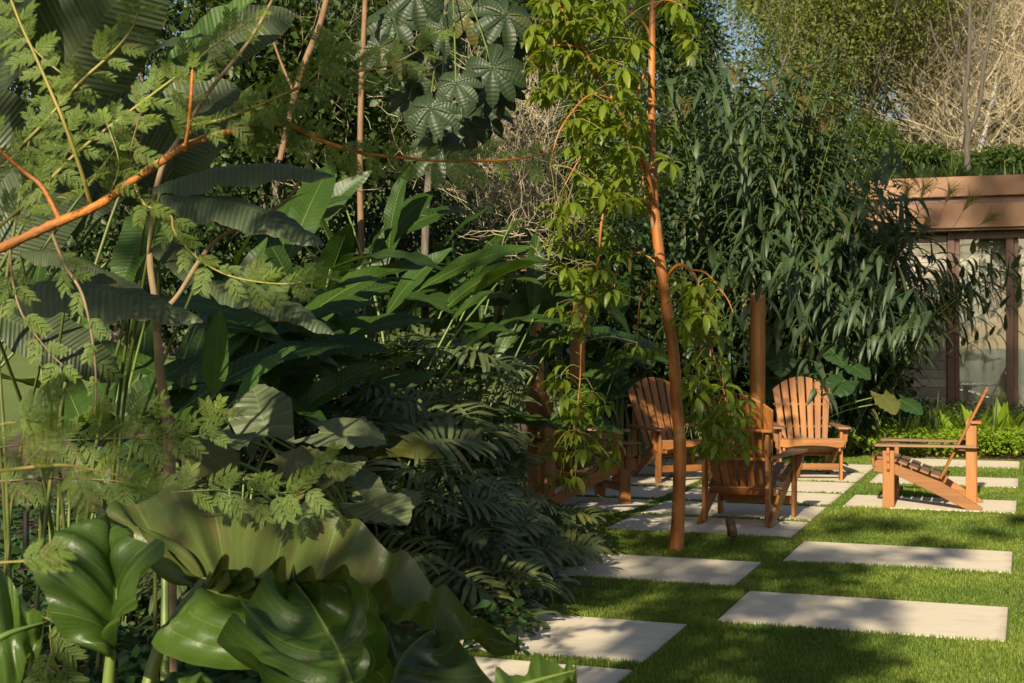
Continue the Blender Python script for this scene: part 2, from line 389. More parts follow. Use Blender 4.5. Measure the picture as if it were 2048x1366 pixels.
# ------------------------------------------------------------------ box pieces (UV: v runs along the long side, in metres)
def boxmesh(name, sx, sy, sz, mat, bev=.004):
    bm = bmesh.new(); bmesh.ops.create_cube(bm, size=1.0)
    bmesh.ops.scale(bm, vec=(sx, sy, sz), verts=bm.verts)
    if bev: bmesh.ops.bevel(bm, geom=bm.edges[:], offset=bev, segments=1, affect='EDGES')
    return uvmesh(name, bm, mat)
def uvmesh(name, bm, mat):
    bm.normal_update()
    cos = np.array([v.co[:] for v in bm.verts]); ext = cos.max(0)-cos.min(0); ax = int(np.argmax(ext))
    o = [i for i in range(3) if i != ax]
    l = bm.loops.layers.uv.new('UVMap')
    for f in bm.faces:
        n = f.normal
        for lp in f.loops:
            c = lp.vert.co
            u = c[o[0]] if abs(n[o[0]]) < abs(n[o[1]]) else c[o[1]]+.37
            lp[l].uv = (u, c[ax])
    me = bpy.data.meshes.new(name); bm.to_mesh(me); bm.free(); me.materials.append(mat); return me
def prism(name, poly, z0, z1, mat, bev=.003):
    bm = bmesh.new()
    lo = [bm.verts.new((x, y, z0)) for x, y in poly]; hi = [bm.verts.new((x, y, z1)) for x, y in poly]
    bm.faces.new(lo[::-1]); bm.faces.new(hi); n = len(poly)
    for i in range(n): bm.faces.new((lo[i], lo[(i+1) % n], hi[(i+1) % n], hi[i]))
    bmesh.ops.recalc_face_normals(bm, faces=bm.faces[:])
    if bev:
        ed = [e for e in bm.edges if e.calc_face_angle(0) > .6]
        bmesh.ops.bevel(bm, geom=ed, offset=bev, segments=1, affect='EDGES')
    return uvmesh(name, bm, mat)

# ------------------------------------------------------------------ ground
def terrain(x, y):
    b = x*E2.x + y*E2.y
    s = np.clip(y-24.0-np.clip(-x, 0, 30)*.1, 0, 75)
    return -.02 + .20*s + .004*np.clip(s, 0, 60)**1.5 + np.where(s > 0, .25*np.sin(x*.21)*np.clip(s/20, 0, 1), 0)
gx = np.concatenate([np.linspace(-150, -30, 20), np.linspace(-28, 40, 60), np.linspace(44, 200, 26)])
gy = np.concatenate([np.linspace(-120, -10, 14), np.linspace(-5, 110, 90), np.linspace(120, 420, 16)])
X, Y = np.meshgrid(gx, gy)
mb = MB(); mb.add(np.stack([X, Y, terrain(X, Y)], -1).reshape(-1, 3), gridfaces(len(gy)-1, len(gx)-1))
tag(link('ground', mb.mesh('ground', M['lawn'])), kind='structure')
def flat(name, poly, z, mat):
    bm = bmesh.new(); bm.faces.new([bm.verts.new((p[0], p[1], z)) for p in poly])
    bmesh.ops.triangulate(bm, faces=bm.faces[:])
    me = bpy.data.meshes.new(name); bm.to_mesh(me); bm.free(); me.materials.append(mat)
    return tag(link(name, me), kind='structure')
bed = [AB(-3.05, 5.2), AB(-3.05, 6.98), AB(-2.62, 7.1), AB(-2.42, 7.45), AB(-2.40, 7.9), AB(-2.55, 8.12), AB(-3.1, 8.2), AB(-3.1, 9.7), AB(-4.7, 9.9), AB(-4.7, 16.5), AB(-1.9, 17.3), AB(7.0, 17.45), AB(7.0, 20.0), AB(-12, 24), AB(-16, 12), AB(-9, 1.5)]
flat('planting_bed', bed, -.012, M['soil'])

# ------------------------------------------------------------------ paving slabs
PER, B0 = 1.0375, 10.22
slab_me = boxmesh('paving_slab', 1.40, .895, .07, M['slab'], .004)
SLABS = []
def slab(a0, row, label, group):
    b0 = B0 + PER*row
    c = AB(a0+.70, b0+.4475, -.0455)
    o = link('paving_slab', slab_me, None, Matrix.Translation(c) @ Matrix.Rotation(ROTZ, 4, 'Z'))
    SLABS.append((a0, a0+1.40, b0, b0+.895)); tag(o, label, 'paving slab', group)
g1 = 'stepping slabs across the lawn'
slab(-1.51, -3, 'pale stone slab, nearest of the right-hand row, half in sun at its right end', g1)
slab(-1.51, -1, 'pale stone slab second in the right-hand row with leafy shadows across it', g1)
slab(-1.51, 2, 'pale stone slab under the lone side-on wooden chair', g1)
slab(-1.51, 4, 'pale stone slab on the lawn just behind the side-on wooden chair', g1)
slab(-1.51, 6, 'bright sunlit stone slab against the foot of the green hedge', g1)
slab(-3.03, -5, 'pale stone slab cut by the bottom edge of the picture below the giant leaf tip', g1)
slab(-3.03, -4, 'pale stone slab under the tip of the giant philodendron leaf', g1)
slab(-3.03, -2, 'pale stone slab between the cut-leaf fronds and the lawn left of the slim trunk foot', g1)
rows = ['first row, under the back-turned chair legs', 'second row', 'third row', 'fourth row', 'fifth row', 'sixth and farthest row']
for k in range(6):
    slab(-3.03, k, 'terrace slab on the right side, %s counted from the spotlight' % rows[k], 'terrace slabs under the chairs')
for k in range(1, 6):
    slab(-4.545, k, 'terrace slab on the left side, %s counted from the trunk' % ['', 'first row', 'second row', 'third row', 'fourth row', 'farthest row'][k], 'terrace slabs under the chairs')

# ------------------------------------------------------------------ lawn grass blades
rng = np.random.default_rng(5)
def grass():
    n = 560000
    d = 5.6*np.exp(rng.random(n)*math.log(18.0/5.6))
    px = rng.uniform(640, 2300, n); x = (px-CX)/FPX*d; y = d
    # even spread per picture area needs 1/d^2 in the ground: sampling log(d) with x proportional to d gives that
    a = x*E1.x+y*E1.y; b = x*E2.x+y*E2.y
    keep = (b < 17.5) & (a > np.where(b < 9.8, -3.0, -4.75))
    m = 0.012
    for (a0, a1, b0, b1) in SLABS: keep &= ~((a > a0-m) & (a < a1+m) & (b > b0-m) & (b < b1+m))
    soil = np.clip((-2.38-a+.12*np.sin(b*9)+.06*np.sin(a*23))/.22, 0, 1) * ((b > 7.0) & (b < 8.13))
    keep &= rng.random(n) > soil*.97
    x, y, d, a, b = x[keep], y[keep], d[keep], a[keep], b[keep]; n = len(x)
    h = rng.uniform(.014, .031, n)*(1+.25*np.sin(x*3.1)*np.sin(y*2.3))
    az = rng.uniform(0, 2*np.pi, n); lean = rng.uniform(.1, .75, n)
    w = .0023*(d/6.5)**.8
    dx, dy = np.cos(az), np.sin(az)
    sx, sy = -dy, dx
    base = np.stack([x, y, np.full(n, -.02)], 1)
    def pt(t, side, ww):
        return base + np.stack([dx*lean*h*t*t + sx*side*ww, dy*lean*h*t*t + sy*side*ww, h*t*(1-.25*lean*t)], 1)
    V = np.stack([pt(0, -1, w), pt(0, 1, w), pt(.55, 1, w*.8), pt(.55, -1, w*.8), pt(1, 0, 0)], 1).reshape(-1, 3)
    i = np.arange(n)*5
    g = MB(); r = rng.random(n)
    uv = np.tile(np.array([(0,0),(1,0),(1,.5),(0,.5),(.5,1)], float), (n, 1))
    g.add(V, np.stack([i, i+1, i+2, i+3], 1), uv, np.repeat(r, 5))
    g.T.append(np.stack([i+3, i+2, i+4], 1)); g.tm.append(np.zeros(n))
    o = link('lawn_grass', g.mesh('lawn_grass', M['grass'], smooth=True))
    tag(o, 'short green lawn grass growing between the stone slabs', 'grass', kind='stuff')
grass()

# ------------------------------------------------------------------ wooden garden chair (local: +y forward, x to the side)
def build_chair():
    parts = []
    W_, G_ = M['wood'], M['woodg']
    I = Matrix.Translation
    # sloping side boards
    poly = [(.46, .30), (.455, .385), (.42, .405), (.30, .375), (-.10, .225), (-.43, .02), (-.42, 0), (-.30, 0), (.02, .155), (.30, .285)]
    st = prism('stringer', poly, -.0125, .0125, W_)
    for s in (-1, 1):
        parts.append(('stringer', st, I((s*.277, 0, 0)) @ Matrix(((0,0,1,0),(1,0,0,0),(0,1,0,0),(0,0,0,1)))))
    fl = boxmesh('front_leg', .028, .098, .52, W_); rp = boxmesh('rear_post', .028, .088, .72, W_)
    arm_poly = [(.0, .45), (.055, .462), (.095, .44), (.098, .36), (.085, .18), (.05, -.05), (.035, -.25), (.035, -.38), (-.02, -.38), (-.02, -.05), (-.03, .2), (-.045, .36), (-.035, .44)]
    br = prism('arm_bracket', [(0, .515), (.06, .515), (.062, .47), (.05, .44), (.05, .40), (.034, .375), (.034, .33), (.0, .30)], -.0115, .0115, W_)
    for s in (-1, 1):
        parts.append(('front_leg', fl, I((s*.3045, .335, .26))))
        parts.append(('rear_post', rp, I((s*.2485, -.335, .385))))
        am = prism('armrest', [(s*x, y) for x, y in arm_poly], 0, .022, G_)
        parts.append(('armrest', am, I((s*.300, 0, .521))))
        parts.append(('arm_bracket', br, I((s*.3195, .335, 0)) @ Matrix(((s,0,0,0),(0,0,1,0),(0,1,0,0),(0,0,0,1)))))
    # seat slats follow the curve of the side boards
    ss = boxmesh('seat_slat', .60, .078, .021, G_)
    for k in range(6):
        t = k/5.0; y = .395-.088*k; z = [.412, .398, .372, .338, .304, .272][k]
        ang = [.10, .22, .36, .37, .36, .34][k]
        parts.append(('seat_slat', ss, I((0, y, z+.004)) @ Matrix.Rotation(ang, 4, 'X')))
    # apron with an arched lower edge, foot rail
    ap = [(-.318, .42), (.318, .42), (.318, .345), (.26, .335), (.16, .352), (0, .36), (-.16, .352), (-.26, .335), (-.318, .345)]
    parts.append(('front_apron', prism('front_apron', ap, -.011, .011, W_), I((0, .462, 0)) @ Matrix(((1,0,0,0),(0,0,1,0),(0,1,0,0),(0,0,0,1)))))
    parts.append(('foot_rail', boxmesh('foot_rail', .58, .024, .066, W_), I((0, .335, .135))))
    # fanned, arched back of seven boards leaning back
    by, bz, ln = -.085, .245, math.radians(26)
    lean = I((0, by, bz)) @ Matrix.Rotation(ln, 4, 'X')
    for k in range(7):
        u = (k-3)/3.0
        x0, x1 = u*.197, u*.268
        wb, wt = .052, .070
        top = .865 - .135*abs(u)**1.9
        tl = top - (.030*(u-.16) if u > .1 else 0) ; 
        def top_at(x): return .868-.145*(abs(x)/.30)**2.0
        xl, xr = x1-wt/2, x1+wt/2
        pl = [(x0-wb/2, 0), (x0+wb/2, 0), (xr, top_at(xr)), (xl, top_at(xl))]
        b_ = prism('back_slat', pl, -.0105, .0105, W_)
        parts.append(('back_slat', b_, lean @ Matrix(((1,0,0,0),(0,0,-1,0),(0,1,0,0),(0,0,0,1)))))
    parts.append(('back_brace', boxmesh('back_brace', .60, .085, .024, W_), I((0, -.375, .735))))
    parts.append(('back_rail', boxmesh('back_rail', .526, .022, .07, W_), I((0, -.128, .245)) @ Matrix.Rotation(ln, 4, 'X')))
    parts.append(('arm_rail', boxmesh('arm_rail', .60, .06, .024, W_), I((0, -.262, .508))))
    return parts
CHAIR = build_chair()
def chair(x, y, fx, fy, label):
    e = empty('garden_chair', (x, y, -.0105), label, 'chair', 'wooden chairs around the terrace')
    e.rotation_euler = (0, 0, math.atan2(-fx, fy))
    for nm, me, Mx in CHAIR:
        o = bpy.data.objects.new(nm, me); COL.objects.link(o); o.parent = e; o.matrix_basis = Mx
    return e
chair(1.629, 14.355, .34, -.94, 'wooden slatted garden chair facing the viewer, half behind the slim orange trunk')
chair(1.868, 11.13, .40, .917, 'wooden slatted garden chair with its back to the viewer under hanging leaves')
chair(3.056, 14.55, -.08, -1, 'wooden slatted garden chair facing the viewer in front of the thick round post')
chair(3.63, 12.13, -.945, .325, 'lone wooden slatted garden chair seen from the side, on the right by the lawn')
chair(.572, 12.35, .955, .295, 'wooden slatted garden chair half hidden by cut-leaf fronds, facing right')
chair(.62, 13.62, .946, -.325, 'wooden slatted garden chair farthest back on the left, only arms and seat showing')

# ------------------------------------------------------------------ round posts with eye bolts
def post(px, d, top, hw, label, hooks):
    r = hw*d/FPX; x = (px-CX)/FPX*d; zt = CAMH-(top-CY)/FPX*d
    e = empty('round_post', (x, d, 0), label, 'post', 'round timber posts')
    V, F, UV = tube([Vector((x, d, -.1)), Vector((x, d, zt*.5)), Vector((x+.003, d, zt-.012)), Vector((x+.003, d, zt))], [r*1.02, r, r*.985, r*.95], 28)
    UV = UV*np.array([2*math.pi*r, 1.0])
    mb = MB(); mb.add(V, F, UV)
    c = len(V); ring = V[-29:-1]; capV = np.vstack([ring, ring.mean(0)[None]+np.array([0, 0, .002])])
    mb.add(capV, np.array([(i, (i+1) % 28, 28) for i in range(28)]), capV[:, :2])
    link('log', mb.mesh('log', M['post']), e)
    for (hx, hy, side) in hooks:
        c = P(hx, hy, d-r*.9 if side == 0 else d)
        mb = MB(); ring = []
        for j in range(15):
            a = 2*math.pi*j/14
            ring.append(c+Vector((.024*math.sin(a) if side == 0 else .020*math.sin(a), -.03 if side == 0 else 0, .034*math.cos(a))))
        mb.add(*tube(ring, .006, 6))
        mb.add(*tube([c+Vector((0, .03, .03 if side else -.03)), c+Vector((-.02*side, -.03, .034 if side else -.05))], .006, 6))
        link('eye_bolt', mb.mesh('eye_bolt', M['steel']), e)
post(1515, 14.95, 590, 15.5, 'thick round varnished post standing behind the chairs, left of the arched chair back', [(1497, 642, 1)])
post(1073, 13.4, 577, 14.5, 'short round post with a steel eye bolt among the broad leaves', [(1076, 617, 0), (1091, 617, 1)])
post(1155, 13.8, 578, 15, 'round post behind the curtain of hanging leaves', [])

# ------------------------------------------------------------------ garden spotlight
def spotlight(base, ax, label, r=.034, L=.12):
    e = empty('garden_spotlight', base, label, 'spotlight', 'garden spotlights')
    b = Vector(base); top = b+Vector((.01, 0, .085)); ax = ax.normalized()
    mb = MB(); mb.add(*tube([b-UP*.05, b+UP*.04, top], [.008, .008, .007], 8)); link('stake', mb.mesh('stake', M['black']), e)
    mb = MB(); mb.add(*tube([top-ax*.012, top, top+ax*L, top+ax*(L+.001), top+ax*(L-.02)], [.012, r, r, r*.86, r*.84], 20))
    link('lamp_body', mb.mesh('lamp_body', M['bronze']), e)
    mb = MB(); mb.add(*tube([top+ax*(L*.62), top+ax*(L*.63), top+ax*(L*.67), top+ax*(L*.68)], [r, r*1.04, r*1.04, r], 20)); link('collar', mb.mesh('collar', M['bronze']), e)
    mb = MB(); mb.add(*tube([top-Vector((.012, .01, .02)), top+Vector((.012, -.01, -.02))], .011, 8)); link('knuckle', mb.mesh('knuckle', M['black']), e)
spotlight(Gd(1463, 1096, -.02), Vector((-.16, .1, 1)), 'small bronze cylinder spotlight on a stake in the lawn by the slim trunk')
spotlight(P(52, 1060, 3.6), Vector((-.9, .1, .55)), 'small copper spotlight among the fern-like leaves at the far left', .014, .05)

# ------------------------------------------------------------------ building
def wallbox(name, a0, a1, b0, b1, z0, z1, mat, parent=None, bev=.004):
    c = AB((a0+a1)/2, (b0+b1)/2, (z0+z1)/2)
    return link(name, boxmesh(name, a1-a0, b1-b0, z1-z0, mat, bev), parent, Matrix.Translation(c) @ Matrix.Rotation(ROTZ, 4, 'Z'))
BF = 20.45
def pa(px, b):                      # a-coordinate where the picture column px meets the plane b
    k = (px-CX)/FPX
    # x = k*y ; b = x*E2x + y*E2y -> y
    y = b/(k*E2.x+E2.y); x = k*y
    return x*E1.x+y*E1.y, y
def pz(py, px, b):
    y = pa(px, b)[1]; return CAMH-(py-CY)/FPX*y
bl = empty('garden_house', AB(3, BF, 0), 'low garden house with brown fascia, pale stone wall and sliding glass doors', 'building')
aL = pa(1560, BF)[0]; aR = pa(2500, BF)[0]
z = lambda py: pz(py, 1950, BF)
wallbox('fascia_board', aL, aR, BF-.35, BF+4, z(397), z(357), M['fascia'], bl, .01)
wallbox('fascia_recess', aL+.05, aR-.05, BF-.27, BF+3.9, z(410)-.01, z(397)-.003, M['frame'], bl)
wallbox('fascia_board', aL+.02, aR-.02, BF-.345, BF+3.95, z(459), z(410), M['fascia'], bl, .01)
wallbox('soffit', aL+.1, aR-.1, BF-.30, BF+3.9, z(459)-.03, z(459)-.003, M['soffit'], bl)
ztop = z(459)-.035
aj = pa(1895, BF)[0]; am = pa(2012, BF)[0]
pitch = (am-aj)
# stone wall, block by block
wall = empty('stone_wall', AB(aj-2, BF, 0)); wall.parent = None
wallbox('wall_core', aL+.3, aj-.01, BF+.03, BF+.25, -.05, ztop, M['mortar'], bl)
rs = random.Random(3); zz = -.02; sm = [M['stone_a'], M['stone_b'], M['stone_c'], M['stone_a']]
bpy.data.objects.remove(wall)
vis0 = pa(1690, BF)[0]
while zz < ztop-.05:
    hh = min(.125, ztop-zz-.004); aa = aj-.012
    first = True
    while aa > vis0:
        ll = rs.uniform(.45, .95)*(rs.uniform(.4, 1) if first else 1); first = False
        wallbox('wall_stone', aa-ll+.004, aa, BF-.012+rs.uniform(-.006, .006), BF+.05, zz, zz+hh-.005, rs.choice(sm), bl, .004)
        aa -= ll
    zz += hh
wallbox('door_jamb', aj, aj+.10, BF-.06, BF+.12, -.05, ztop, M['frame'], bl)
wallbox('door_header', aj+.10, aR-.3, BF-.055, BF+.10, z(478), ztop, M['frame'], bl)
wallbox('door_sill', aj+.10, aR-.3, BF-.08, BF+.14, -.05, .03, M['frame'], bl)
for k in range(4):
    a0 = aj+.10+pitch*k
    st = wallbox('door_leaf', a0+pitch-.10, a0+pitch-.10+.10, BF+(-.03 if k % 2 == 0 else .03), BF+(.02 if k % 2 == 0 else .08), .031, z(478)-.002, M['frame'], bl)
    wallbox('door_stile', a0+.002, a0+.06, BF+(-.025 if k % 2 == 0 else .035), BF+(.018 if k % 2 == 0 else .075), .031, z(478)-.002, M['frame'], bl)
    gp = flat('pane', [AB(a0+.05, 0), AB(a0+pitch-.09, 0)], 0, M['glass']) if False else None
    bm = bmesh.new(); bb = BF+(.0 if k % 2 == 0 else .055)
    q = [AB(a0+.05, bb, .03), AB(a0+pitch-.09, bb, .03), AB(a0+pitch-.09, bb, z(478)), AB(a0+.05, bb, z(478))]
    bm.faces.new([bm.verts.new(v) for v in q]); me = bpy.data.meshes.new('pane'); bm.to_mesh(me); bm.free(); me.materials.append(M['glass'])
    link('pane', me, st)
# curtains and room behind the glass
def curtain(a0, a1, b, z0, z1):
    n = int((a1-a0)/.02); V = []
    for i in range(n+1):
        a = a0+(a1-a0)*i/n; off = .045*math.sin(i*.55)+.02*math.sin(i*.23+1)
        V += [AB(a, b+off, z0), AB(a, b+off, z1)]
    F = [(2*i, 2*i+2, 2*i+3, 2*i+1) for i in range(n)]
    mb = MB(); mb.add([tuple(v) for v in V], F); return link('curtain', mb.mesh('curtain', M['curtain']), bl)
curtain(aj+.12, aj+1.05, BF+.35, .05, z(480)); curtain(am+.10, am+1.1, BF+.38, .05, z(480)); curtain(am+2.0, am+3.2, BF+.38, .05, z(480))
wallbox('room_back', aj-2, aR, BF+3.6, BF+3.75, -.05, ztop, M['soffit'], bl); wallbox('room_floor', aj-2, aR, BF+.15, BF+3.6, -.045, .01, M['soffit'], bl)
wallbox('side_wall', aL+.3, aL+.5, BF+.26, BF+3.9, -.05, ztop, M['mortar'], bl); wallbox('room_divider', aj-.3, aj-.1, BF+.26, BF+3.6, -.05, ztop, M['soffit'], bl)
ROOFZ = z(357)

# ------------------------------------------------------------------ leaf shapes
def blade(name, mat, L=1., Wd=.25, prof=None, nl=14, nw=6, fold=.2, droop=.5, curl=0., wave=0., wf=5., rib=0., nrib=0, sweep=0., lobe=0., lobew=1.5, twist=0., seed=0, side=0., midr=0., midmat=None):
    r = random.Random(seed); prof = prof or (lambda t: math.sin(math.pi*min(1, t**.8))**.75)
    ph = [r.uniform(0, 6.28) for _ in range(4)]
    V = []; UV = []; p = Vector((0, 0, 0)); ds = L/nl; mid = []
    for i in range(nl+1):
        t = i/nl; th = -droop*(t**1.3); bend = side*t*t
        T = Vector((math.sin(bend)*math.cos(th), math.cos(th)*math.cos(bend), math.sin(th))); X = Vector((math.cos(bend), -math.sin(bend), 0)); Nn = X.cross(T)
        if i: p = p + T*ds
        tw = twist*t; mid.append(p-Nn*midr*.55*(1-.9*t))
        X2 = X*math.cos(tw)+Nn*math.sin(tw); N2 = Nn*math.cos(tw)-X*math.sin(tw)
        w = Wd*.5*prof(t)
        for j in range(nw+1):
            u = -1+2*j/nw; au = abs(u); s = 0 if u < 0 else 1
            fo = fold[s] if isinstance(fold, tuple) else fold; cu = curl[s] if isinstance(curl, tuple) else curl
            fx = math.cos(fo)*u*w; fz = math.sin(fo)*au*w - cu*u*u*w
            fz += wave*(au**1.6)*min(1, w/(Wd*.3))*(math.sin(2*math.pi*wf*t+ph[s])+.5*math.sin(2*math.pi*wf*2.3*t+ph[s+2]))
            if rib: fz += rib*min(1, au*3)*(1-.3*au)*math.sin(2*math.pi*nrib*t)*min(1, w/(Wd*.25))
            yo = sweep*au*w - lobe*(au**lobew)*(max(0, 1-t*2.2)**2)
            V.append(tuple(p+X2*fx+N2*fz+T*yo)); UV.append((j/nw, t))
    mb = MB(); mb.add(V, gridfaces(nl, nw), UV, 0.0)
    if midr:
        k = len(mid); st = max(1, nl//24); mm = [mid[i] for i in range(0, k, st)]; kk = len(mm)
        mb.add(*tube(mm, [midr*(1-.92*i/(kk-1)) for i in range(kk)], 8), mi=1)
    me = mb.mesh(name, [mat, midmat] if midr else mat); me['tip'] = list(p); return me
p_ell = lambda t: max(0.02, math.sin(math.pi*t**.85))**.8
p_lan = lambda t: max(0.02, math.sin(math.pi*t**.62))**.9 if t < .999 else .01
p_cord = lambda t: max(.01, (1-t)**.75)*(.72+.75*min(1, t*3.2))*1.0
p_ban = lambda t: min(1, t*5)**.6*max(.02, (1-t**3.0))**.8

# ------------------------------------------------------------------ generic plant with leaves on stalks
def plant(name, label, cat, base, group=None): return empty(name, Vector(base), label, cat, group)
def stalk(e, A, B, r0, r1, mat, sag=.25, name='petiole', n=6):
    A = Vector(A); B = Vector(B); mid = A.lerp(B, .55)+UP*(B-A).length*sag*.5 - Vector(((B-A).x, (B-A).y, 0))*.22
    pts = smoothline([A, mid, B], None, 5); k = len(pts); dv = (pts[-1]-pts[-2]).normalized()
    rad = [r0+(r1-r0)*i/(k-1) for i in range(k)]; pts += [B+dv*r1*.7, B+dv*r1*1.2]; rad += [r1*.75, r1*.1]
    mb = MB(); mb.add(*tube(pts, rad, n)); return link(name, mb.mesh(name, mat), e)

# ------------------------------------------------------------------ giant philodendron in the left foreground
def resample(pts, n):
    pts = smoothline(pts, None, 12); L = [0.0]
    for i in range(1, len(pts)): L.append(L[-1]+(pts[i]-pts[i-1]).length)
    out = []; j = 0
    for k in range(n+1):
        t = L[-1]*k/n
        while j < len(L)-2 and L[j+1] < t: j += 1
        f = (t-L[j])/max(1e-9, L[j+1]-L[j]); out.append(pts[j].lerp(pts[j+1], min(1, f)))
    return out
def loft_leaf(mid, left, right, mat, ribs=8, amp=.010, bulge=(.03, .03), wave=.006, nu=9, n=64, seed=1, midr=.009, fan=False):
    """leaf blade stretched from a midrib to its two margins, each given as points in the place"""
    rs = random.Random(seed)
    if len(mid) == len(left) == len(right):            # points correspond one to one
        Mi, A, B = (smoothline([P(*p) for p in c], None, 7) for c in (mid, left, right)); n = len(Mi)-1
    else: Mi = resample([P(*p) for p in mid], n); A = resample([P(*p) for p in left], n); B = resample([P(*p) for p in right], n)
    org = Mi[0].copy(); V = []; UV = []; ph = [rs.uniform(0, 6.28) for _ in range(4)]
    for i in range(n+1):
        t = i/n; m, a_, b_ = Mi[i], A[i], B[i]; tan = (Mi[min(n, i+1)]-Mi[max(0, i-1)]).normalized()
        row = []
        for sd, e in ((0, a_), (1, b_)):
            v = e-m; nn = (v.cross(tan) if sd == 0 else tan.cross(v)); nn = nn.normalized() if nn.length > 1e-6 else UP
            if nn.dot(Vector((0, -.3, 1))) < 0 and False: nn = -nn
            side = []
            for j in range(nu+1):
                u = j/nu; q = m+v*u + nn*(bulge[sd]*4*u*(1-u))
                ut = .5-.5*u if sd == 0 else .5+.5*u; cyc = ut*math.sqrt(max(.02, t)) if fan else t
                q = q + nn*(amp*math.sin(2*math.pi*ribs*(ut if fan else t)+(0 if fan else ph[sd]))*min(1, (t*5 if fan else u*2.5))*min(1, v.length/.08)*(1 if fan else 1+.5*u))
                q = q + nn*(wave*(u**2)*math.sin(2*math.pi*ribs*2.1*t+ph[sd+2])*min(1, v.length/.08))
                side.append(q)
            row.append(side)
        for j in range(nu, 0, -1): V.append(tuple(row[0][j]-org)); UV.append((.5-.5*j/nu, t) if not fan else (.2, .5-.5*j/nu))
        for j in range(nu+1): V.append(tuple(row[1][j]-org)); UV.append((.5+.5*j/nu, t) if not fan else (.2, .5+.5*j/nu))
    mb = MB(); mb.add(V, gridfaces(n, 2*nu), UV, rs.random())
    mm = Mi[::2]; k = len(mm); mb.add(*tube([p-org for p in mm], [midr*(1-.9*i/(k-1)) for i in range(k)], 8), mi=1)
    o = link('leaf', mb.mesh('leaf', [mat, M['petiole']]), gp, Matrix.Translation(org)); return org
FG_ROOT = Vector((-.80, 2.75, -.02))
gp = plant('giant_philodendron', 'giant glossy wavy-edged philodendron filling the bottom left foreground', 'plant', FG_ROOT)
def gstem(A, S, r=.012): stalk(gp, P(*S), A, r*1.4, r*.9, M['petiole'], .08, 'petiole', 12)
# the big bronze-green leaf sweeping right
o_ = loft_leaf([(405,1165,3),(408,1165,3),(412,1166,3),(418,1167,2.99),(428,1169,2.99),(442,1172,2.98),(465,1177,2.97),(495,1184,2.96),(530,1190,2.95),(575,1198,2.94),(625,1205,2.93),(680,1212,2.92),(735,1222,2.9),(790,1233,2.88),(845,1245,2.86),(905,1262,2.83),(970,1277,2.79),(1034,1290,2.75)],
    [(398,1155,3),(330,1112,3.08),(255,1065,3.18),(228,1015,3.25),(290,992,3.27),(370,985,3.27),(450,1000,3.24),(530,1018,3.2),(600,1008,3.18),(655,1000,3.16),(705,1040,3.11),(757,1080,3.07),(805,1108,3.02),(852,1148,2.98),(890,1182,2.94),(935,1216,2.88),(980,1250,2.81),(1034,1290,2.75)],
    [(412,1170,2.97),(425,1142,2.88),(440,1122,2.8),(462,1138,2.77),(485,1150,2.75),(520,1148,2.74),(555,1128,2.73),(585,1140,2.72),(615,1150,2.72),(650,1142,2.71),(690,1150,2.7),(730,1170,2.69),(775,1180,2.69),(820,1203,2.68),(870,1240,2.68),(930,1264,2.7),(985,1290,2.74),(1034,1290,2.75)], M['giant'], 9, .013, (.035, .02), .003, 12, 90, 3)
gstem(o_, (275,1480,2.9))
# underside of its lower lobe, hanging towards the viewer
o_ = loft_leaf([(412,1182,2.86),(520,1205,2.8),(620,1230,2.76),(735,1262,2.72)], [(412,1182,2.86),(445,1140,2.78),(520,1160,2.74),(600,1165,2.72),(690,1165,2.70),(735,1262,2.72)],
    [(408,1186,2.86),(345,1250,2.82),(305,1292,2.80),(400,1332,2.76),(540,1338,2.74),(660,1312,2.72),(735,1262,2.72)], M['giantg'], 4, .007, (.01, -.03), .003, 14, 48, 5, .006, True)
# fan-shaped leaf seen from below at the left
o_ = loft_leaf([(222,1305,2.75),(224,1292,2.75),(227,1276,2.76),(230,1255,2.77),(233,1225,2.78),(233,1185,2.81),(229,1142,2.85),(220,1095,2.9),(195,1035,2.95)],
    [(218,1306,2.75),(150,1285,2.7),(98,1225,2.69),(66,1135,2.72),(72,1095,2.76),(102,1085,2.8),(105,1058,2.84),(155,1050,2.88),(195,1035,2.95)],
    [(226,1303,2.75),(245,1245,2.7),(268,1195,2.68),(305,1125,2.68),(330,1082,2.72),(292,1085,2.8),(262,1072,2.85),(238,1052,2.9),(195,1035,2.95)], M['giantg'], 5, .008, (-.03, -.02), .003, 12, 60, 7, .007)
gstem(o_, (212,1520,2.75), .011)
# bright glossy leaf at the bottom
o_ = loft_leaf([(718,1420,2.45),(716,1408,2.46),(712,1392,2.47),(706,1374,2.48),(698,1350,2.5),(687,1322,2.53),(672,1290,2.57),(650,1252,2.62),(622,1206,2.67),(588,1160,2.73)],
    [(700,1425,2.45),(600,1395,2.38),(510,1338,2.37),(448,1278,2.41),(454,1248,2.46),(505,1245,2.5),(470,1208,2.56),(505,1185,2.62),(540,1152,2.68),(588,1160,2.73)],
    [(728,1418,2.45),(750,1350,2.41),(752,1300,2.42),(746,1262,2.45),(752,1230,2.5),(738,1208,2.55),(722,1160,2.6),(685,1182,2.65),(640,1172,2.7),(588,1160,2.73)], M['giantg'], 5, .016, (.035, .03), .003, 12, 72, 9, .007)
gstem(o_, (770,1750,2.5), .010)
# bluish leaf right of it
o_ = loft_leaf([(768,1420,2.58),(772,1398,2.59),(778,1374,2.59),(788,1348,2.6),(800,1322,2.61),(818,1297,2.63),(842,1275,2.65),(868,1258,2.67)],
    [(758,1418,2.57),(745,1360,2.56),(742,1300,2.57),(750,1245,2.6),(768,1226,2.62),(795,1245,2.65),(825,1260,2.66),(868,1258,2.67)],
    [(782,1428,2.55),(850,1430,2.5),(930,1410,2.46),(985,1380,2.46),(955,1322,2.52),(925,1288,2.58),(890,1263,2.63),(868,1258,2.67)], M['giantb'], 4, .012, (.02, .035), .003, 11, 56, 11, .007)
gstem(o_, (745,1650,2.6), .010)
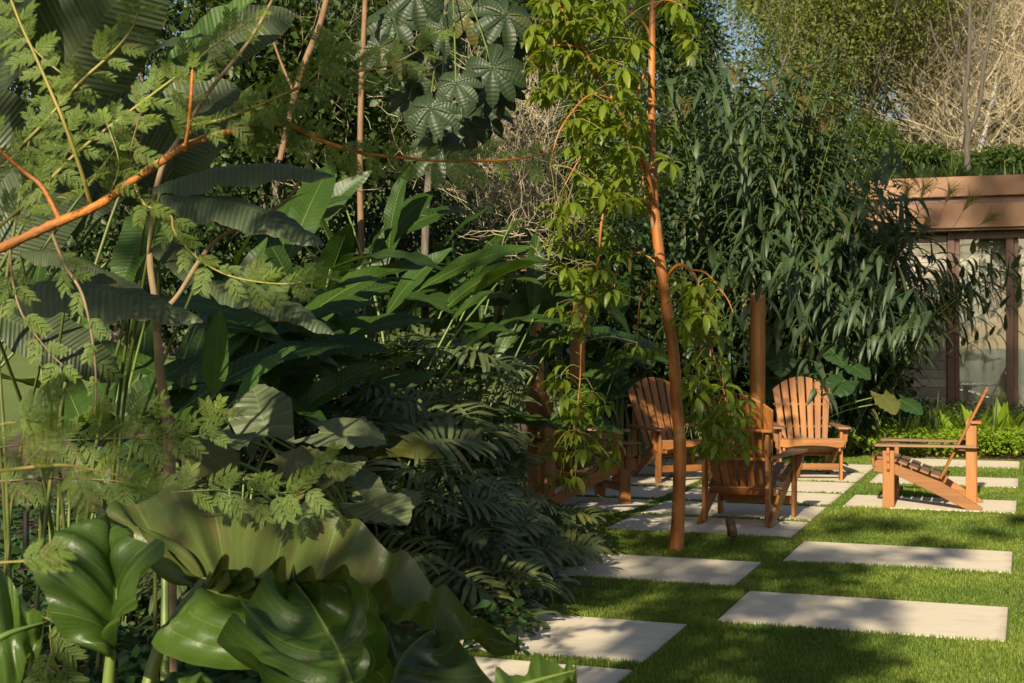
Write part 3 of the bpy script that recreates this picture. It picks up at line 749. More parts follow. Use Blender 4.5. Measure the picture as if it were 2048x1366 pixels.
# bright leaf edge at the bottom right
o_ = loft_leaf([(935,1420,2.3),(1040,1372,2.32),(1152,1340,2.35)], [(930,1412,2.3),(1000,1355,2.4),(1070,1328,2.44),(1125,1318,2.42),(1152,1340,2.35)], [(950,1435,2.28),(1050,1400,2.22),(1120,1378,2.26),(1152,1340,2.35)], M['giantg'], 4, .010, (.03, .03), .006, 8, 44, 13)
gstem(o_, (900,1750,2.35), .009)
# shiny leaf at the left picture edge
o_ = loft_leaf([(-70,1320,2.2),(10,1270,2.22),(88,1245,2.26)], [(-80,1310,2.2),(-50,1150,2.3),(5,1132,2.34),(32,1180,2.34),(40,1212,2.33),(66,1208,2.31),(88,1245,2.26)], [(-60,1340,2.18),(-20,1440,2.1),(42,1345,2.14),(78,1305,2.2),(88,1245,2.26)], M['giantg'], 4, .010, (.03, .03), .006, 8, 48, 15)
gstem(o_, (-80,1750,2.3), .010)
# darker leaves behind
o_ = loft_leaf([(330,1080,3.5),(270,1020,3.55),(190,985,3.6)], [(330,1075,3.5),(335,990,3.6),(260,962,3.66),(205,972,3.65),(190,985,3.6)], [(325,1085,3.5),(250,1085,3.45),(195,1040,3.5),(190,985,3.6)], M['giantg'], 4, .006, (.02, .02), .005, 8, 40, 17)
gstem(o_, (330,1500,3.4), .009)
o_ = loft_leaf([(470,1420,2.95),(380,1390,2.95),(290,1400,2.95)], [(470,1412,2.95),(410,1350,3.0),(330,1355,3.0),(290,1400,2.95)], [(465,1430,2.95),(400,1450,2.9),(320,1440,2.9),(290,1400,2.95)], M['giantg'], 4, .006, (.02, .02), .005, 8, 40, 19)
gstem(o_, (520,1700,2.9), .009)

# ------------------------------------------------------------------ broad ribbed leaves (calathea) behind the mimosa
def ribleaf(seed, mat, Wd=.25, droop=.5, fold=-.15, curl=.35, twist=0., side=0.): return blade('leaf', mat, 1.0, Wd, p_ban, 56, 10, fold, droop, curl, .012, 3.2, .004, 13, .45, 0, 1.5, twist, seed, side)
RB = [ribleaf(1, M['ribbed'], .27, .6, -.1, .35), ribleaf(2, M['ribbed'], .30, .4, .15, .1, .5), ribleaf(3, M['ribbedg'], .34, .3, .35, 0), ribleaf(4, M['ribbed'], .42, .5, .2, .2, -.4),
      ribleaf(5, M['ribbedg'], .26, .7, .2, .2, .3), ribleaf(6, M['ribbed'], .66, .35, .22, .05, .25), ribleaf(7, M['ribbed'], .58, .5, -.15, .15, -.5)]
cal_n = 0
def calathea(root, label, leaves, petm='petiole'):
    e = plant('broad_leaf_plant', label, 'plant', root, 'broad ribbed-leaf plants')
    for (k, b, t, zh) in leaves:
        A = P(*b); B = P(*t); link('leaf', RB[k], e, aim(RB[k], A, B, Vector(zh)))
        rj = random.Random(int(b[0]*7+b[1])); stalk(e, root+Vector((rj.uniform(-.45, .25), rj.uniform(0, .4), 0)), A, .010, .005, M[petm], .05)
calathea(Vector((-1.65, 5.2, -.02)), 'broad-leaved plant with drooping ribbed grey-green leaves at mid left below the orange branch', [
    (0, (300, 378, 4.7), (668, 352, 4.4), (.0, -.55, 1)), (0, (318, 392, 4.6), (648, 490, 4.3), (0, -.6, 1)),
    (0, (-40, 580, 4.3), (405, 642, 4.1), (0, -.65, 1)), (0, (395, 560, 4.7), (668, 668, 4.5), (.1, -.55, 1)),
    (1, (300, 470, 4.9), (420, 600, 4.8), (.1, -.8, .6)), (2, (320, 400, 5.0), (230, 610, 4.8), (-.2, -.9, .3)),
    (0, (40, 505, 4.6), (212, 545, 4.5), (0, -.7, 1)), (0, (140, 540, 4.7), (306, 606, 4.5), (0, -.7, 1)),
    (3, (-30, 620, 4.9), (240, 760, 5.0), (0, -.8, .7)), (2, (90, 690, 5.2), (210, 610, 5.3), (0, -.9, .4)),
    (2, (430, 790, 5.4), (440, 620, 5.4), (.0, -.95, .2)), (4, (470, 800, 5.6), (600, 690, 5.5), (-.2, -.7, .6))], 'petiole_y')
calathea(Vector((-1.95, 4.8, -.02)), 'tall plant with huge pale ribbed leaves in the top left corner', [
    (5, (-60, 260, 4.7), (75, -120, 4.7), (-.35, -.9, .3)), (6, (70, 215, 4.75), (330, -110, 4.7), (.45, -.85, .3)),
    (2, (300, 205, 4.9), (520, -10, 4.8), (-.3, -.75, .6)), (1, (250, 125, 4.8), (445, 70, 4.7), (0, -.7, .8)),
    (3, (330, 150, 5.1), (590, 30, 5.0), (.1, -.9, .4)), (5, (90, 480, 5.2), (-60, 170, 5.1), (.3, -.95, .2)),
    (5, (330, 420, 5.3), (150, 150, 5.3), (-.1, -1, .15)), (6, (-20, 520, 5.0), (190, 290, 5.1), (0, -1, .25)), (5, (230, 400, 5.4), (470, 170, 5.4), (.1, -1, .2)), (3, (60, 470, 5.1), (290, 330, 5.2), (0, -1, .25))], 'petiole_y')

# thin brown trunk in front of the broad leaves
def woody(name, label, cat, lines, d, mat, parts=None, group=None, n=10):
    pts, rr = pxline(lines[0], d)
    e = plant(name, label, cat, pts[0], group)
    for i, ln in enumerate(lines):
        pts, rr = pxline(ln, d); pts, rr = smoothline(pts, rr, 4)
        mb = MB(); mb.add(*tube(pts, rr, n)); link('trunk' if i == 0 else 'branch', mb.mesh('trunk' if i == 0 else 'branch', mat), e)
    return e
woody('young_tree', 'slim forked brown trunk rising between the broad ribbed leaves', 'tree',
      [[(345, 1500, 12), (338, 900, 12), (335, 840, 12), (322, 760, 10), (316, 690, 9), (310, 600, 7), (300, 520, 7), (306, 430, 6), (312, 380, 6), (330, 320, 6), (350, 290, 5), (420, 180, 4), (500, 80, 4), (560, -30, 3)],
       [(335, 615, 6), (360, 585, 5), (400, 520, 5), (440, 475, 4), (530, 430, 3.5), (590, 380, 3), (640, 260, 2.5)]], 4.75, M['bark_b'])

# ------------------------------------------------------------------ mimosa branch
def pinna(mb, A, D, Zh, ln, nlf, lw, mi, rnd, rs):
    t = np.linspace(.06, 1, nlf); A = np.array(A); D = np.array(D); Zh = np.array(Zh)
    side = np.cross(D, Zh); side /= np.linalg.norm(side)
    c = A + D*ln*t[:, None] - np.array([0, 0, 1.0])*(ln*.28*t**2)[:, None]
    size = lw*np.sin(np.pi*(.18+.74*t))**.7
    for s in (-1, 1):
        Yd = side*s + D*.38 + Zh*.15 + rs.normal(0, .06, (nlf, 3))
        scatter(mb, T_PIN, c, Yd, np.tile(Zh, (nlf, 1))+rs.normal(0, .15, (nlf, 3)), size, np.full(nlf, rnd), mi)
    mb.add(*tube([tuple(A)]+[tuple(x) for x in c[::4]], .0006, 3), rnd=rnd, mi=1)
T_PIN = (np.array([(0,0,0),(.19,.3,0),(.18,.85,0),(0,1,0),(-.18,.85,0),(-.16,.3,0)], float), np.array([(0,1,2,3),(0,3,4,5)]), np.zeros((6, 2))+.3)
def mimosa_leaf(seed, young=False):
    rs = np.random.default_rng(seed); mb = MB(); n = rs.integers(3, 6) if not young else 4
    L = .078 if not young else .045
    rach = [Vector((0, L*t, -.25*L*t*t)) for t in np.linspace(0, 1, 7)]
    mb.add(*tube(rach, [.0012]*6+[.0006], 4), mi=1)
    for k in range(n):
        t = .22+.78*k/(n-1); A = Vector((0, L*t, -.25*L*t*t)); ln = (.046 if not young else .026)*(1-.25*abs(t-.6))*rs.uniform(.85, 1.1)
        for s in (-1, 1):
            a = math.radians(rs.uniform(48, 66)*(1-.35*t)); D = Vector((s*math.sin(a), math.cos(a), rs.uniform(-.15, .25))).normalized()
            Zh = Vector((-s*.25*rs.random(), -.1, 1)).normalized()
            pinna(mb, A, D, Zh, ln, 14 if not young else 9, .0086 if not young else .006, 0, rs.random()*.3, rs)
    return mb.mesh('leaf', [M['mimosay' if young else 'mimosa'], M['rachis']])
ML = [mimosa_leaf(s) for s in range(6)]; MY = [mimosa_leaf(40+s, True) for s in range(2)]
def mimosa(label, root, lines, d, thick, leafstep=30, scale=1.0, skip=0, seed=1, taglen=2, group='fine-leaved mimosa branches'):
    rs = random.Random(seed); p0, _ = pxline(lines[0][0], d)
    e = plant('mimosa_branch', label, 'branch', p0[0], group)
    for li, (ln, mat, *sp) in enumerate(lines):
        pts, rr = pxline(ln, d); rr = [x*(.78 if li == 0 else .72) for x in rr]; pts, rr = smoothline(pts, rr, 6)
        # knobbly bark
        rr = [r*(1+.10*math.sin(i*2.1)+rs.uniform(-.08, .08)) if r > .006 else r for i, r in enumerate(rr)]
        mb = MB(); mb.add(*tube(pts, rr, 14 if rr[0] > .008 else 7)); nm = 'limb' if li == 0 else 'twig'
        link(nm, mb.mesh(nm, M[mat]), e)
        acc = 0; step = leafstep*d/FPX*(sp[0] if sp else 1); sgn = 1
        for i in range(1, len(pts)):
            acc += (pts[i]-pts[i-1]).length
            if rr[i] > (.0075 if li == 0 else .0085): continue
            while acc > step:
                acc -= step*rs.uniform(.7, 1.3); sgn = -sgn
                tan = (pts[i]-pts[i-1]).normalized(); out = tan.cross(Vector((0, -1, 0)))*sgn
                Yd = (tan*rs.uniform(.3, 1.0)+out*rs.uniform(.5, 1.0)+Vector((0, rs.uniform(-.35, .2), -rs.uniform(0, .35))))
                zh = Vector((rs.uniform(-.35, .35), -rs.uniform(.7, 1.3), rs.uniform(.4, .9)))
                tipi = i > len(pts)*.9
                me = rs.choice(MY) if (tipi and rs.random() < .7) else rs.choice(ML)
                link('leaf', me, e, orient(pts[i], Yd, zh, scale*rs.uniform(.85, 1.2)))
        me = rs.choice(MY); link('leaf', me, e, orient(pts[-1], (pts[-1]-pts[-2]), Vector((0, -1, .5)), scale*1.3))
    return e
mimosa('thick orange-barked branch with feathery leaves crossing the upper left', None, [
    ([(-40, 515, 12.5), (60, 470, 12.5), (120, 443, 12), (200, 408, 11), (260, 365, 11), (330, 318, 10), (370, 292, 10), (440, 268, 9), (500, 258, 8.5), (545, 247, 8), (575, 247, 7), (605, 262, 6), (640, 280, 5.5), (720, 305, 5), (800, 315, 4), (880, 322, 3.5), (960, 322, 3), (1030, 318, 2.6), (1090, 308, 2)], 'bark_m'),
    ([(180, 405, 7), (165, 350, 6, 3.35), (130, 250, 5, 3.3), (105, 190, 5, 3.3), (70, 110, 4.5, 3.3), (40, 45, 4, 3.3), (15, -20, 3.5, 3.3)], 'twig_y'),
    ([(370, 300, 7), (378, 255, 6, 3.35), (382, 200, 5, 3.3), (385, 140, 4, 3.3)], 'bark_m'),
    ([(383, 250, 4.5, 3.35), (440, 240, 4.5, 3.3), (520, 210, 4, 3.3), (600, 175, 4, 3.25), (680, 148, 3.5, 3.25), (780, 130, 3, 3.2), (870, 80, 2, 3.2)], 'twig_y'),
    ([(600, 175, 3, 3.25), (635, 145, 2.6, 3.2), (660, 110, 2.4, 3.2), (672, 78, 2, 3.2)], 'twig_y'),
    ([(560, 250, 3), (553, 225, 2.5, 3.35), (575, 190, 2.2, 3.3)], 'twig_y'),
    ([(120, 440, 7), (85, 375, 6.5, 3.4), (50, 345, 6, 3.4), (-20, 285, 5, 3.35)], 'bark_m'),
    ([(105, 470, 5), (130, 530, 4.5, 3.35), (165, 590, 4, 3.3), (185, 680, 3.5, 3.3), (192, 760, 2.8, 3.3), (190, 830, 2.2, 3.3)], 'bark_b', 2.0),
    ([(270, 370, 5), (290, 410, 4.5, 3.35), (340, 430, 4, 3.35), (350, 465, 3.6, 3.3), (400, 520, 3.2, 3.3), (470, 555, 2.8, 3.3), (570, 568, 2.4, 3.25), (640, 555, 2, 3.25)], 'twig_y', 1.3),
    ([(20, 500, 3.5), (25, 560, 3, 3.35), (45, 630, 2.5, 3.3), (95, 700, 2, 3.3), (125, 730, 1.6, 3.3)], 'bark_b', 1.8),
    ([(265, 350, 2.5), (262, 300, 2.2, 3.3), (280, 230, 1.8, 3.3)], 'bark_p'),
    ([(215, 400, 2), (238, 330, 2, 3.3), (215, 250, 1.8, 3.3)], 'twig_y'),
    ], 3.4, None, 20, .60, seed=3)
mimosa('long olive mimosa shoots slanting up through the top left corner', None, [
    ([(-30, 350, 5), (60, 275, 4.5), (155, 170, 4.2), (220, 110, 3.8), (262, 60, 3), (278, 10, 2.5), (275, -30, 2)], 'twig_y'),
    ([(-30, 480, 5), (80, 380, 4.5), (160, 300, 4.5), (270, 215, 4), (370, 140, 3.5), (430, 90, 3), (505, 38, 2)], 'twig_y'),
    ([(155, 170, 3), (90, 120, 2.5), (30, 60, 2.2), (-20, 40, 2)], 'twig_y')], 3.6, None, 19, .64, seed=8)
mimosa('feathery mimosa spray low at the left above the giant leaves', None, [
    ([(-40, 900, 2.4), (80, 885, 2.2), (190, 878, 2), (340, 875, 2), (410, 868, 2), (430, 830, 1.6)], 'petiole_y'),
    ([(-30, 965, 2.6), (80, 958, 2.4), (210, 960, 2.2), (300, 975, 2), (360, 985, 1.6)], 'bark_b'),
    ([(340, 985, 1.8, 3.1), (430, 980, 1.8, 3.1), (520, 988, 1.7, 3.05), (612, 975, 1.6, 3.0), (650, 925, 1.4, 3.0)], 'petiole_y'),
    ([(200, 880, 2.5), (240, 850, 2.2), (300, 830, 2)], 'twig_y')], 3.3, None, 20, .62, seed=21)
mimosa('blurred mimosa spray closest to the viewer at the left edge', None, [
    ([(-60, 950, 4.5), (30, 938, 4.2), (120, 930, 4), (180, 938, 3.5), (235, 950, 2.5)], 'twig_y'),
    ([(-60, 880, 3.5), (0, 850, 3), (30, 845, 2.5)], 'twig_y'),
    ([(-70, 1130, 3.5), (0, 1125, 3), (60, 1122, 2.5)], 'twig_y')], 1.75, None, 95, .62, seed=33)
mimosa('shaded mimosa twigs under the giant leaf at the bottom left', None, [
    ([(60, 1220, 2.5), (110, 1240, 2.4), (160, 1215, 2)], 'twig_y'), ([(100, 1250, 2.2), (105, 1310, 2), (130, 1370, 1.8)], 'twig_y')], 3.0, None, 24, .75, seed=44)

# ------------------------------------------------------------------ orange-barked tree by the terrace
TD = 9.6
T_LOB = T_leaf(.42, -.30, .10)
def leaf_cluster(seed):
    rs = random.Random(seed); mb = MB(); n = rs.randint(6, 9)
    lf = blade('tmp', None, 1.0, .40, lambda t: max(.03, math.sin(math.pi*t**.8))**.85, 5, 2, .35, 1.1, 0, 0, 1, 0, 0, 0, 0, 1.5, 0, seed) if False else None
    for k in range(n):
        az = 2*math.pi*k/n+rs.uniform(-.3, .3); el = rs.uniform(-.9, .35); L = rs.uniform(.085, .125); w = L*rs.uniform(.31, .39)
        D = Vector((math.cos(az)*math.cos(el), math.sin(az)*math.cos(el), math.sin(el))); A = D*.02
        V = []; UV = []; p = A.copy(); d = D.copy()
        sx = D.cross(UP).normalized()
        for i in range(6):
            t = i/5; w_ = w*.5*max(.03, math.sin(math.pi*(.04+.93*t)**.85))
            nn = sx.cross(d).normalized()
            for u in (-1, 0, 1): V.append(tuple(p+sx*(u*w_)+nn*(abs(u)*w_*.35))); UV.append(((u+1)/2, t))
            p = p+d*(L/5); d = (d-UP*.30).normalized()
        mb.add(V, gridfaces(5, 2), UV, rs.random()*.5)
    mb.add(*tube([(0, 0, .03), (0, 0, -.01)], .0025, 4), mi=1)
    return mb.mesh('leaf_cluster', [M['tree'], M['petiole_y']])
TC = [leaf_cluster(s) for s in range(7)]
def orange_tree():
    rs = random.Random(12)
    tr = [(1352,1114,22),(1352,1102,18.5),(1353,1090,15.5),(1356,1040,13.2),(1358,980,12.8),(1360,905,13),(1357,850,12.2),(1352,790,12),(1349,730,11.5),(1345,690,11.5),(1338,645,11.3),(1331,600,11.5),(1324,550,10.5),(1317,495,10.5),(1312,450,10.5),(1308,405,9.5),(1306,350,7.8),(1305,300,7.5),(1303,200,7.2),(1304,100,7),(1305,0,6.2),(1308,-150,5.2),(1306,-330,3)]
    e = plant('orange_barked_tree', 'slim leaning tree with smooth orange bark and drooping leaf clusters beside the terrace', 'tree', P(1353, 1095, TD))
    pts, rr = pxline(tr, TD); pts, rr = smoothline(pts, rr, 4)
    rr = [r*(1+rs.uniform(-.025, .025)) for r in rr]
    mb = MB(); mb.add(*tube(pts, rr, 20)); link('trunk', mb.mesh('trunk', M['bark_o']), e)
    B = [[(1309,425,5),(1302,380,4.6,9.5),(1290,330,4.4,9.4),(1265,280,4.2,9.3),(1235,215,4,9.2),(1212,180,3.6,9.2),(1190,140,3.2,9.1),(1165,95,3,9.1),(1140,50,2.6,9),(1108,-10,2.4,9)],
         [(1303,418,4),(1285,402,3.6,9.5),(1258,395,3.4,9.35),(1228,402,3.2,9.2),(1206,432,3,9.1),(1198,500,2.6,9.1),(1190,570,2.2,9.1),(1165,660,2,9.1),(1160,760,1.6,9.1),(1150,860,1.3,9.1)],
         [(1334,566,4.2),(1341,545,4,9.5),(1360,530,3.8,9.4),(1384,543,3.6,9.3),(1397,575,3.2,9.25),(1404,640,2.4,9.2),(1430,720,1.8,9.2),(1452,800,1.4,9.2),(1466,880,1.2,9.2)],
         [(1337,590,2.6),(1352,577,2.4,9.7),(1372,592,2.2,9.8),(1392,640,2,9.9),(1400,700,1.6,9.9),(1395,800,1.2,9.9)],
         [(1380,540,2.2,9.3),(1410,545,1.8,9.2),(1436,572,1.5,9.1),(1456,600,1.2,9.1),(1466,625,1,9.1)],
         [(1322,540,2.2),(1300,515,2,9.7),(1270,505,1.8,9.8),(1240,520,1.5,9.8),(1225,600,1.2,9.8)],
         [(1330,600,1.8),(1305,565,1.6,9.7),(1280,600,1.3,9.8),(1275,690,1.1,9.8)],
         [(1302,165,3),(1292,145,3,9.5),(1276,190,2.6,9.45),(1280,300,2.2,9.4),(1290,400,1.6,9.4)],
         [(1225,200,2.4,9.2),(1195,190,2.4,9.1),(1165,200,2.2,9),(1120,260,1.8,8.9),(1100,330,1.4,8.9)],
         [(1255,265,2.2,9.3),(1215,255,2,9.3),(1170,300,1.8,9.3),(1130,370,1.4,9.3)],
         [(1304,90,2.6),(1290,50,2.4,9.7),(1250,20,2.2,9.8),(1200,30,1.8,9.8)],
         [(1305,20,2.6),(1330,0,2.4,9.5),(1370,20,2,9.4),(1378,90,1.4,9.4)],
         [(1165,95,2.2,9.1),(1120,90,2,9),(1080,100,1.7,9),(1055,120,1.4,9)]]
    tips = []
    for ln in B:
        p2, r2 = pxline(ln, TD); p2, r2 = smoothline(p2, r2, 4); mb = MB(); mb.add(*tube(p2, r2, 8)); link('branch', mb.mesh('branch', M['bark_o']), e); tips += p2[4:]
    regs = [((1055, 1300, -30, 410), 150), ((1105, 1225, 400, 960), 66), ((1365, 1500, 545, 905), 66), ((1215, 1330, 500, 720), 10), ((1300, 1345, 180, 420), 9), ((1335, 1385, -10, 110), 10)]
    mbt = 0
    for (x0, x1, y0, y1), n in regs:
        for k in range(n):
            for _ in range(30):
                px, py = rs.uniform(x0, x1), rs.uniform(y0, y1)
                if y0 == -30 and (px-1055)/245 + .0 < (py-150)/520: continue          # keep the lower left corner open
                if x0 == 1365 and px > 1405+(py-545)*.38: continue
                if x0 == 1365 and px < 1352+(py-545)*.10: continue
                break
            q = P(px, py, TD-.35+rs.uniform(-.45, .35))
            tx = 1306 if py < 420 else 1306+(py-420)*.135
            if abs(px-tx) < 34: q = P(px, py, TD+rs.uniform(.25, .5))
            if abs(px-tx) < 16 and rs.random() < .6: continue
            j = min(tips, key=lambda t: (t-q).length+(.25 if t.z < q.z else 0))
            mid = j.lerp(q, .5)+UP*.05
            mb = MB(); mb.add(*tube(smoothline([j, mid, q+UP*.02], None, 3), .0022, 4)); link('twig', mb.mesh('twig', M['twig_y']), e)
            R = Matrix.Rotation(rs.uniform(0, 6.28), 4, 'Z') @ Matrix.Rotation(rs.uniform(-.4, .4), 4, 'X')
            link('leaf_cluster', TC[k % 7], e, Matrix.Translation(q) @ R @ Matrix.Scale(rs.uniform(.9, 1.25), 4))
orange_tree()

# ------------------------------------------------------------------ cut-leaf philodendrons
def cut_leaf(seed, L=.42):
    rs = random.Random(seed); mb = MB(); n = 11
    mid = lambda t: Vector((0, L*t, -.16*L*t*t))
    V = []; UV = []
    for i in range(9):
        t = i/8; w = .030*(1-t*.8); p = mid(t)
        for u in (-1, 0, 1): V.append(tuple(p+Vector((u*w, 0, abs(u)*w*.4)))); UV.append((.5+.5*u, t))
    mb.add(V, gridfaces(8, 2), UV, .1)
    for s in (-1, 1):
        for k in range(n):
            t = .01+.93*k/(n-1); p = mid(t)
            ang = math.radians(128-100*t**.8+rs.uniform(-6, 6)); ln = (.34 if k else .26)*(1-.42*t)*rs.uniform(.9, 1.12)*(L/.42); w = .032*(L/.42)*rs.uniform(.85, 1.15)
            D = Vector((s*math.sin(ang), math.cos(ang), rs.uniform(.05, .3))).normalized(); V = []; UV = []; q = p.copy()
            ph = rs.uniform(0, 6)
            for i in range(8):
                tt = i/7; w_ = w*.5*(.55+.6*math.sin(math.pi*min(1, tt*1.02))**.8)*(1 if tt < .8 else max(.06, (1-tt)/.2)**.7); w_ *= 1+.16*math.sin(tt*13+ph)
                sd = D.cross(UP).normalized(); nn = sd.cross(D)
                for u in (-1, 0, 1): V.append(tuple(q+sd*(u*w_)+nn*(abs(u)*w_*.25+.006*math.sin(tt*9+ph+u)))); UV.append(((u+1)/2, tt))
                q = q+D*(ln/7); D = (D-UP*.12).normalized()
            mb.add(V, gridfaces(7, 2), UV, rs.random()*.3)
    return mb.mesh('leaf', M['philo'])
CL = [cut_leaf(s, rl) for s, rl in ((1, .42), (2, .46), (3, .38), (4, .44), (5, .40))]
def cutplant(px, py_leaf, d, n, label, seed, spread=1.0, hmin=.25, hmax=.8):
    rs = random.Random(seed); x = (px-CX)/FPX*d; root = Vector((x, d, -.02))
    e = plant('cut_leaf_philodendron', label, 'plant', root, 'cut-leaf philodendrons')
    zc = CAMH-(py_leaf-CY)/FPX*d
    for k in range(n):
        az = rs.uniform(0, 6.28); rr = rs.uniform(.1, .62)*spread; top = Vector((x+rr*math.cos(az), d+rr*math.sin(az)*.8, zc+rs.uniform(-hmax, hmin)-rr*.35))
        if top.z < .12: top.z = .12+rs.random()*.15
        out = Vector((math.cos(az), math.sin(az)*.8-.25, rs.uniform(-.5, .25)))
        zh = Vector((math.cos(az)*.35, -.45, 1)).normalized()+Vector((rs.uniform(-.3, .3), 0, 0))
        tip = top+out.normalized()*.62; tx = CX+FPX*tip.x/tip.y; ty = CY+FPX*(CAMH-tip.z)/tip.y
        if tx > (1135 if ty < 1015 else 1285): top.x = 2*x-top.x if top.x > x else top.x; out.x = -abs(out.x); zh.x = -abs(zh.x)
        link('leaf', CL[rs.randrange(5)], e, orient(top, out, zh, rs.uniform(.62, .95)))
        stalk(e, root, top, .008, .005, M['petiole'], .25)
cutplant(735, 690, 8.6, 46, 'cut-leaf philodendron at the back below the heliconia leaves', 51, 1.15)
cutplant(620, 800, 7.4, 40, 'cut-leaf philodendron behind the pale upright alocasia leaf', 52)
cutplant(870, 850, 7.6, 52, 'cut-leaf philodendron with a starry rosette in the middle of the bed', 53)
cutplant(930, 775, 9.0, 46, 'cut-leaf philodendron reaching up towards the round posts', 54, .9)
cutplant(915, 930, 8.2, 52, 'cut-leaf philodendron in the middle right of the bed', 55, 1.0, .25, .40)
cutplant(985, 1010, 9.1, 49, 'cut-leaf philodendron whose long fronds spill over the slabs by the lawn', 56, .75, .2, .30)
cutplant(770, 960, 7.0, 24, 'cut-leaf philodendron low between the pale alocasia leaves', 57, .8)
cutplant(940, 880, 10.2, 27, 'cut-leaf philodendron half hiding the left-hand chair', 58, .6)
cutplant(480, 860, 6.6, 18, 'cut-leaf philodendron in deep shade at the left of the bed', 59, .9)
cutplant(1050, 1045, 9.3, 15, 'small cut-leaf philodendron with its fingers hanging over the slab', 60, .3, .1, .12)

# ------------------------------------------------------------------ pale alocasias in the bed
AL = [blade('leaf', M['aloc'], .36, .30, p_cord, 22, 10, .18, .35, .12, .008, 6, .004, 9, .35, .16, 1.3, 0, 70+s, 0., .005, M['petiole']) for s in range(3)]
ALG = [blade('leaf', M['alocg'], .40, .36, p_cord, 20, 10, .15, .4, .2, .012, 5, .004, 8, .35, .18, 1.3, 0, 80+s, 0., .005, M['petiole']) for s in range(2)]
def aloc(root, label, leaves, meshes, group='alocasias'):
    e = plant('alocasia', label, 'plant', root, group)
    for i, (b, t, zh) in enumerate(leaves):
        A = P(*b); me = meshes[i % len(meshes)]
        link('leaf', me, e, aim(me, A, P(*t), Vector(zh))); stalk(e, root, A, .011, .006, M['petiole'], .15)
aloc(P(700, 1090, 6.0), 'pale alocasia with broad grey-green leaves in the middle of the bed', [
    ((535, 870, 5.9), (505, 768, 6.1), (.1, -.95, .25)), ((640, 865, 5.9), (772, 888, 5.8), (.05, -.5, 1)), ((650, 955, 5.8), (735, 915, 5.9), (-.4, -.6, .7)),
    ((735, 1005, 5.8), (815, 1050, 5.6), (.3, -.75, .7)), ((560, 935, 5.7), (660, 915, 5.7), (0, -.6, .9)), ((800, 1010, 6.2), (840, 985, 6.3), (.3, -.4, .9)),
    ((470, 870, 5.8), (420, 920, 5.6), (0, -.5, 1)), ((745, 985, 5.9), (705, 935, 6.0), (.5, -.7, .5))], AL)
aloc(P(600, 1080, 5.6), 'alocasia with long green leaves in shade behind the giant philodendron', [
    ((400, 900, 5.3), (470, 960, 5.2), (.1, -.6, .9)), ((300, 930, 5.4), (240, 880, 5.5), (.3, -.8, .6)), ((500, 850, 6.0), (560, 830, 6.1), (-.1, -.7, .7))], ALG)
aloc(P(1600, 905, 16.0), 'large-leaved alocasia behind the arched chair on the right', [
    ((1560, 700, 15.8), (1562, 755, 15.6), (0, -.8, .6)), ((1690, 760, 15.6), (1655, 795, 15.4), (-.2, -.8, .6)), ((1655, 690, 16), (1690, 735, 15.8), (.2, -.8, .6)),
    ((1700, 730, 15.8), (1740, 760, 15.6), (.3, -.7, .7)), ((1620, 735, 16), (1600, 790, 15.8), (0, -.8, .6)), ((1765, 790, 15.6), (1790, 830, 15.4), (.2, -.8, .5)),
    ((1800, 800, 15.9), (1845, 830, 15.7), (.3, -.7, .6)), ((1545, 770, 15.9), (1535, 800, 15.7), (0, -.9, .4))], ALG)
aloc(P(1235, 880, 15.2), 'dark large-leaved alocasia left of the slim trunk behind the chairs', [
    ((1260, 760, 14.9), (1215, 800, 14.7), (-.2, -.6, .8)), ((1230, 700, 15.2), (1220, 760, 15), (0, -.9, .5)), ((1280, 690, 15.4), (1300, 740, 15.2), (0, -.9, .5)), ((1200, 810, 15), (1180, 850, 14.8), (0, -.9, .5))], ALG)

# ------------------------------------------------------------------ heliconia clumps
HL = [blade('leaf', M['helic'], .85, .19, p_ell, 22, 6, .22, .55+.15*s, .1, .008, 3, 0, 0, .5, 0, 1.5, .15*(s-1), 90+s, 0., .004, M['petiole']) for s in range(4)]
def helic(px, d, n, ptop, label, seed, spread=.7, dirx=.6, scale=1., lo=.35):
    rs = random.Random(seed); x = (px-CX)/FPX*d; root = Vector((x, d, -.02)); e = plant('heliconia', label, 'plant', root, 'heliconia clumps')
    zt = CAMH-(ptop-CY)/FPX*d
    for k in range(n):
        a = rs.uniform(0, 6.28); r = rs.uniform(0, spread); b0 = root+Vector((r*math.cos(a)*.5, r*math.sin(a)*.4, 0))
        top = root+Vector((r*math.cos(a)+dirx*.2, r*math.sin(a)*.6, rs.uniform(lo, 1)**.8*zt+.02))
        D = Vector((rs.uniform(-.6, .9)+dirx*.5, rs.uniform(-.7, .35), rs.uniform(.0, 1.15))); zh = Vector((rs.uniform(-.6, .6), -rs.uniform(.2, .9), 1))
        link('leaf', HL[rs.randrange(4)], e, orient(top, D, zh, scale*rs.uniform(.7, 1.15))); stalk(e, b0, top, .010, .006, M['petiole'], .05)
helic(540, 7.6, 22, 520, 'heliconia clump with dark green paddle leaves left of centre', 61, .6)
helic(700, 9.0, 34, 500, 'heliconia clump with tall green paddle leaves in the centre left', 62, .85)
helic(860, 9.8, 34, 560, 'heliconia clump with sunlit leaf blades in the centre', 63, .8)
helic(925, 11.2, 28, 610, 'heliconia clump right of centre, near the posts', 64, .55, .3)
helic(380, 6.9, 20, 640, 'heliconia clump in deep shade behind the slim brown trunk', 65, .6)
helic(170, 6.6, 22, 560, 'heliconia clump in deep shade at the left edge', 66, .8)
helic(1120, 14.5, 22, 650, 'heliconia clump behind the round posts', 67, .8, .2)
helic(1300, 16.6, 26, 640, 'heliconia clump in the dark behind the slim trunk', 68, 1.1, 0)
helic(1440, 16.8, 22, 650, 'heliconia clump in the dark left of the thick post', 69, 1.0, 0)
e = plant('heliconia', 'heliconia shoot with one long sunlit blade in the centre of the bed', 'plant', P(800, 1000, 8.2), 'heliconia clumps')
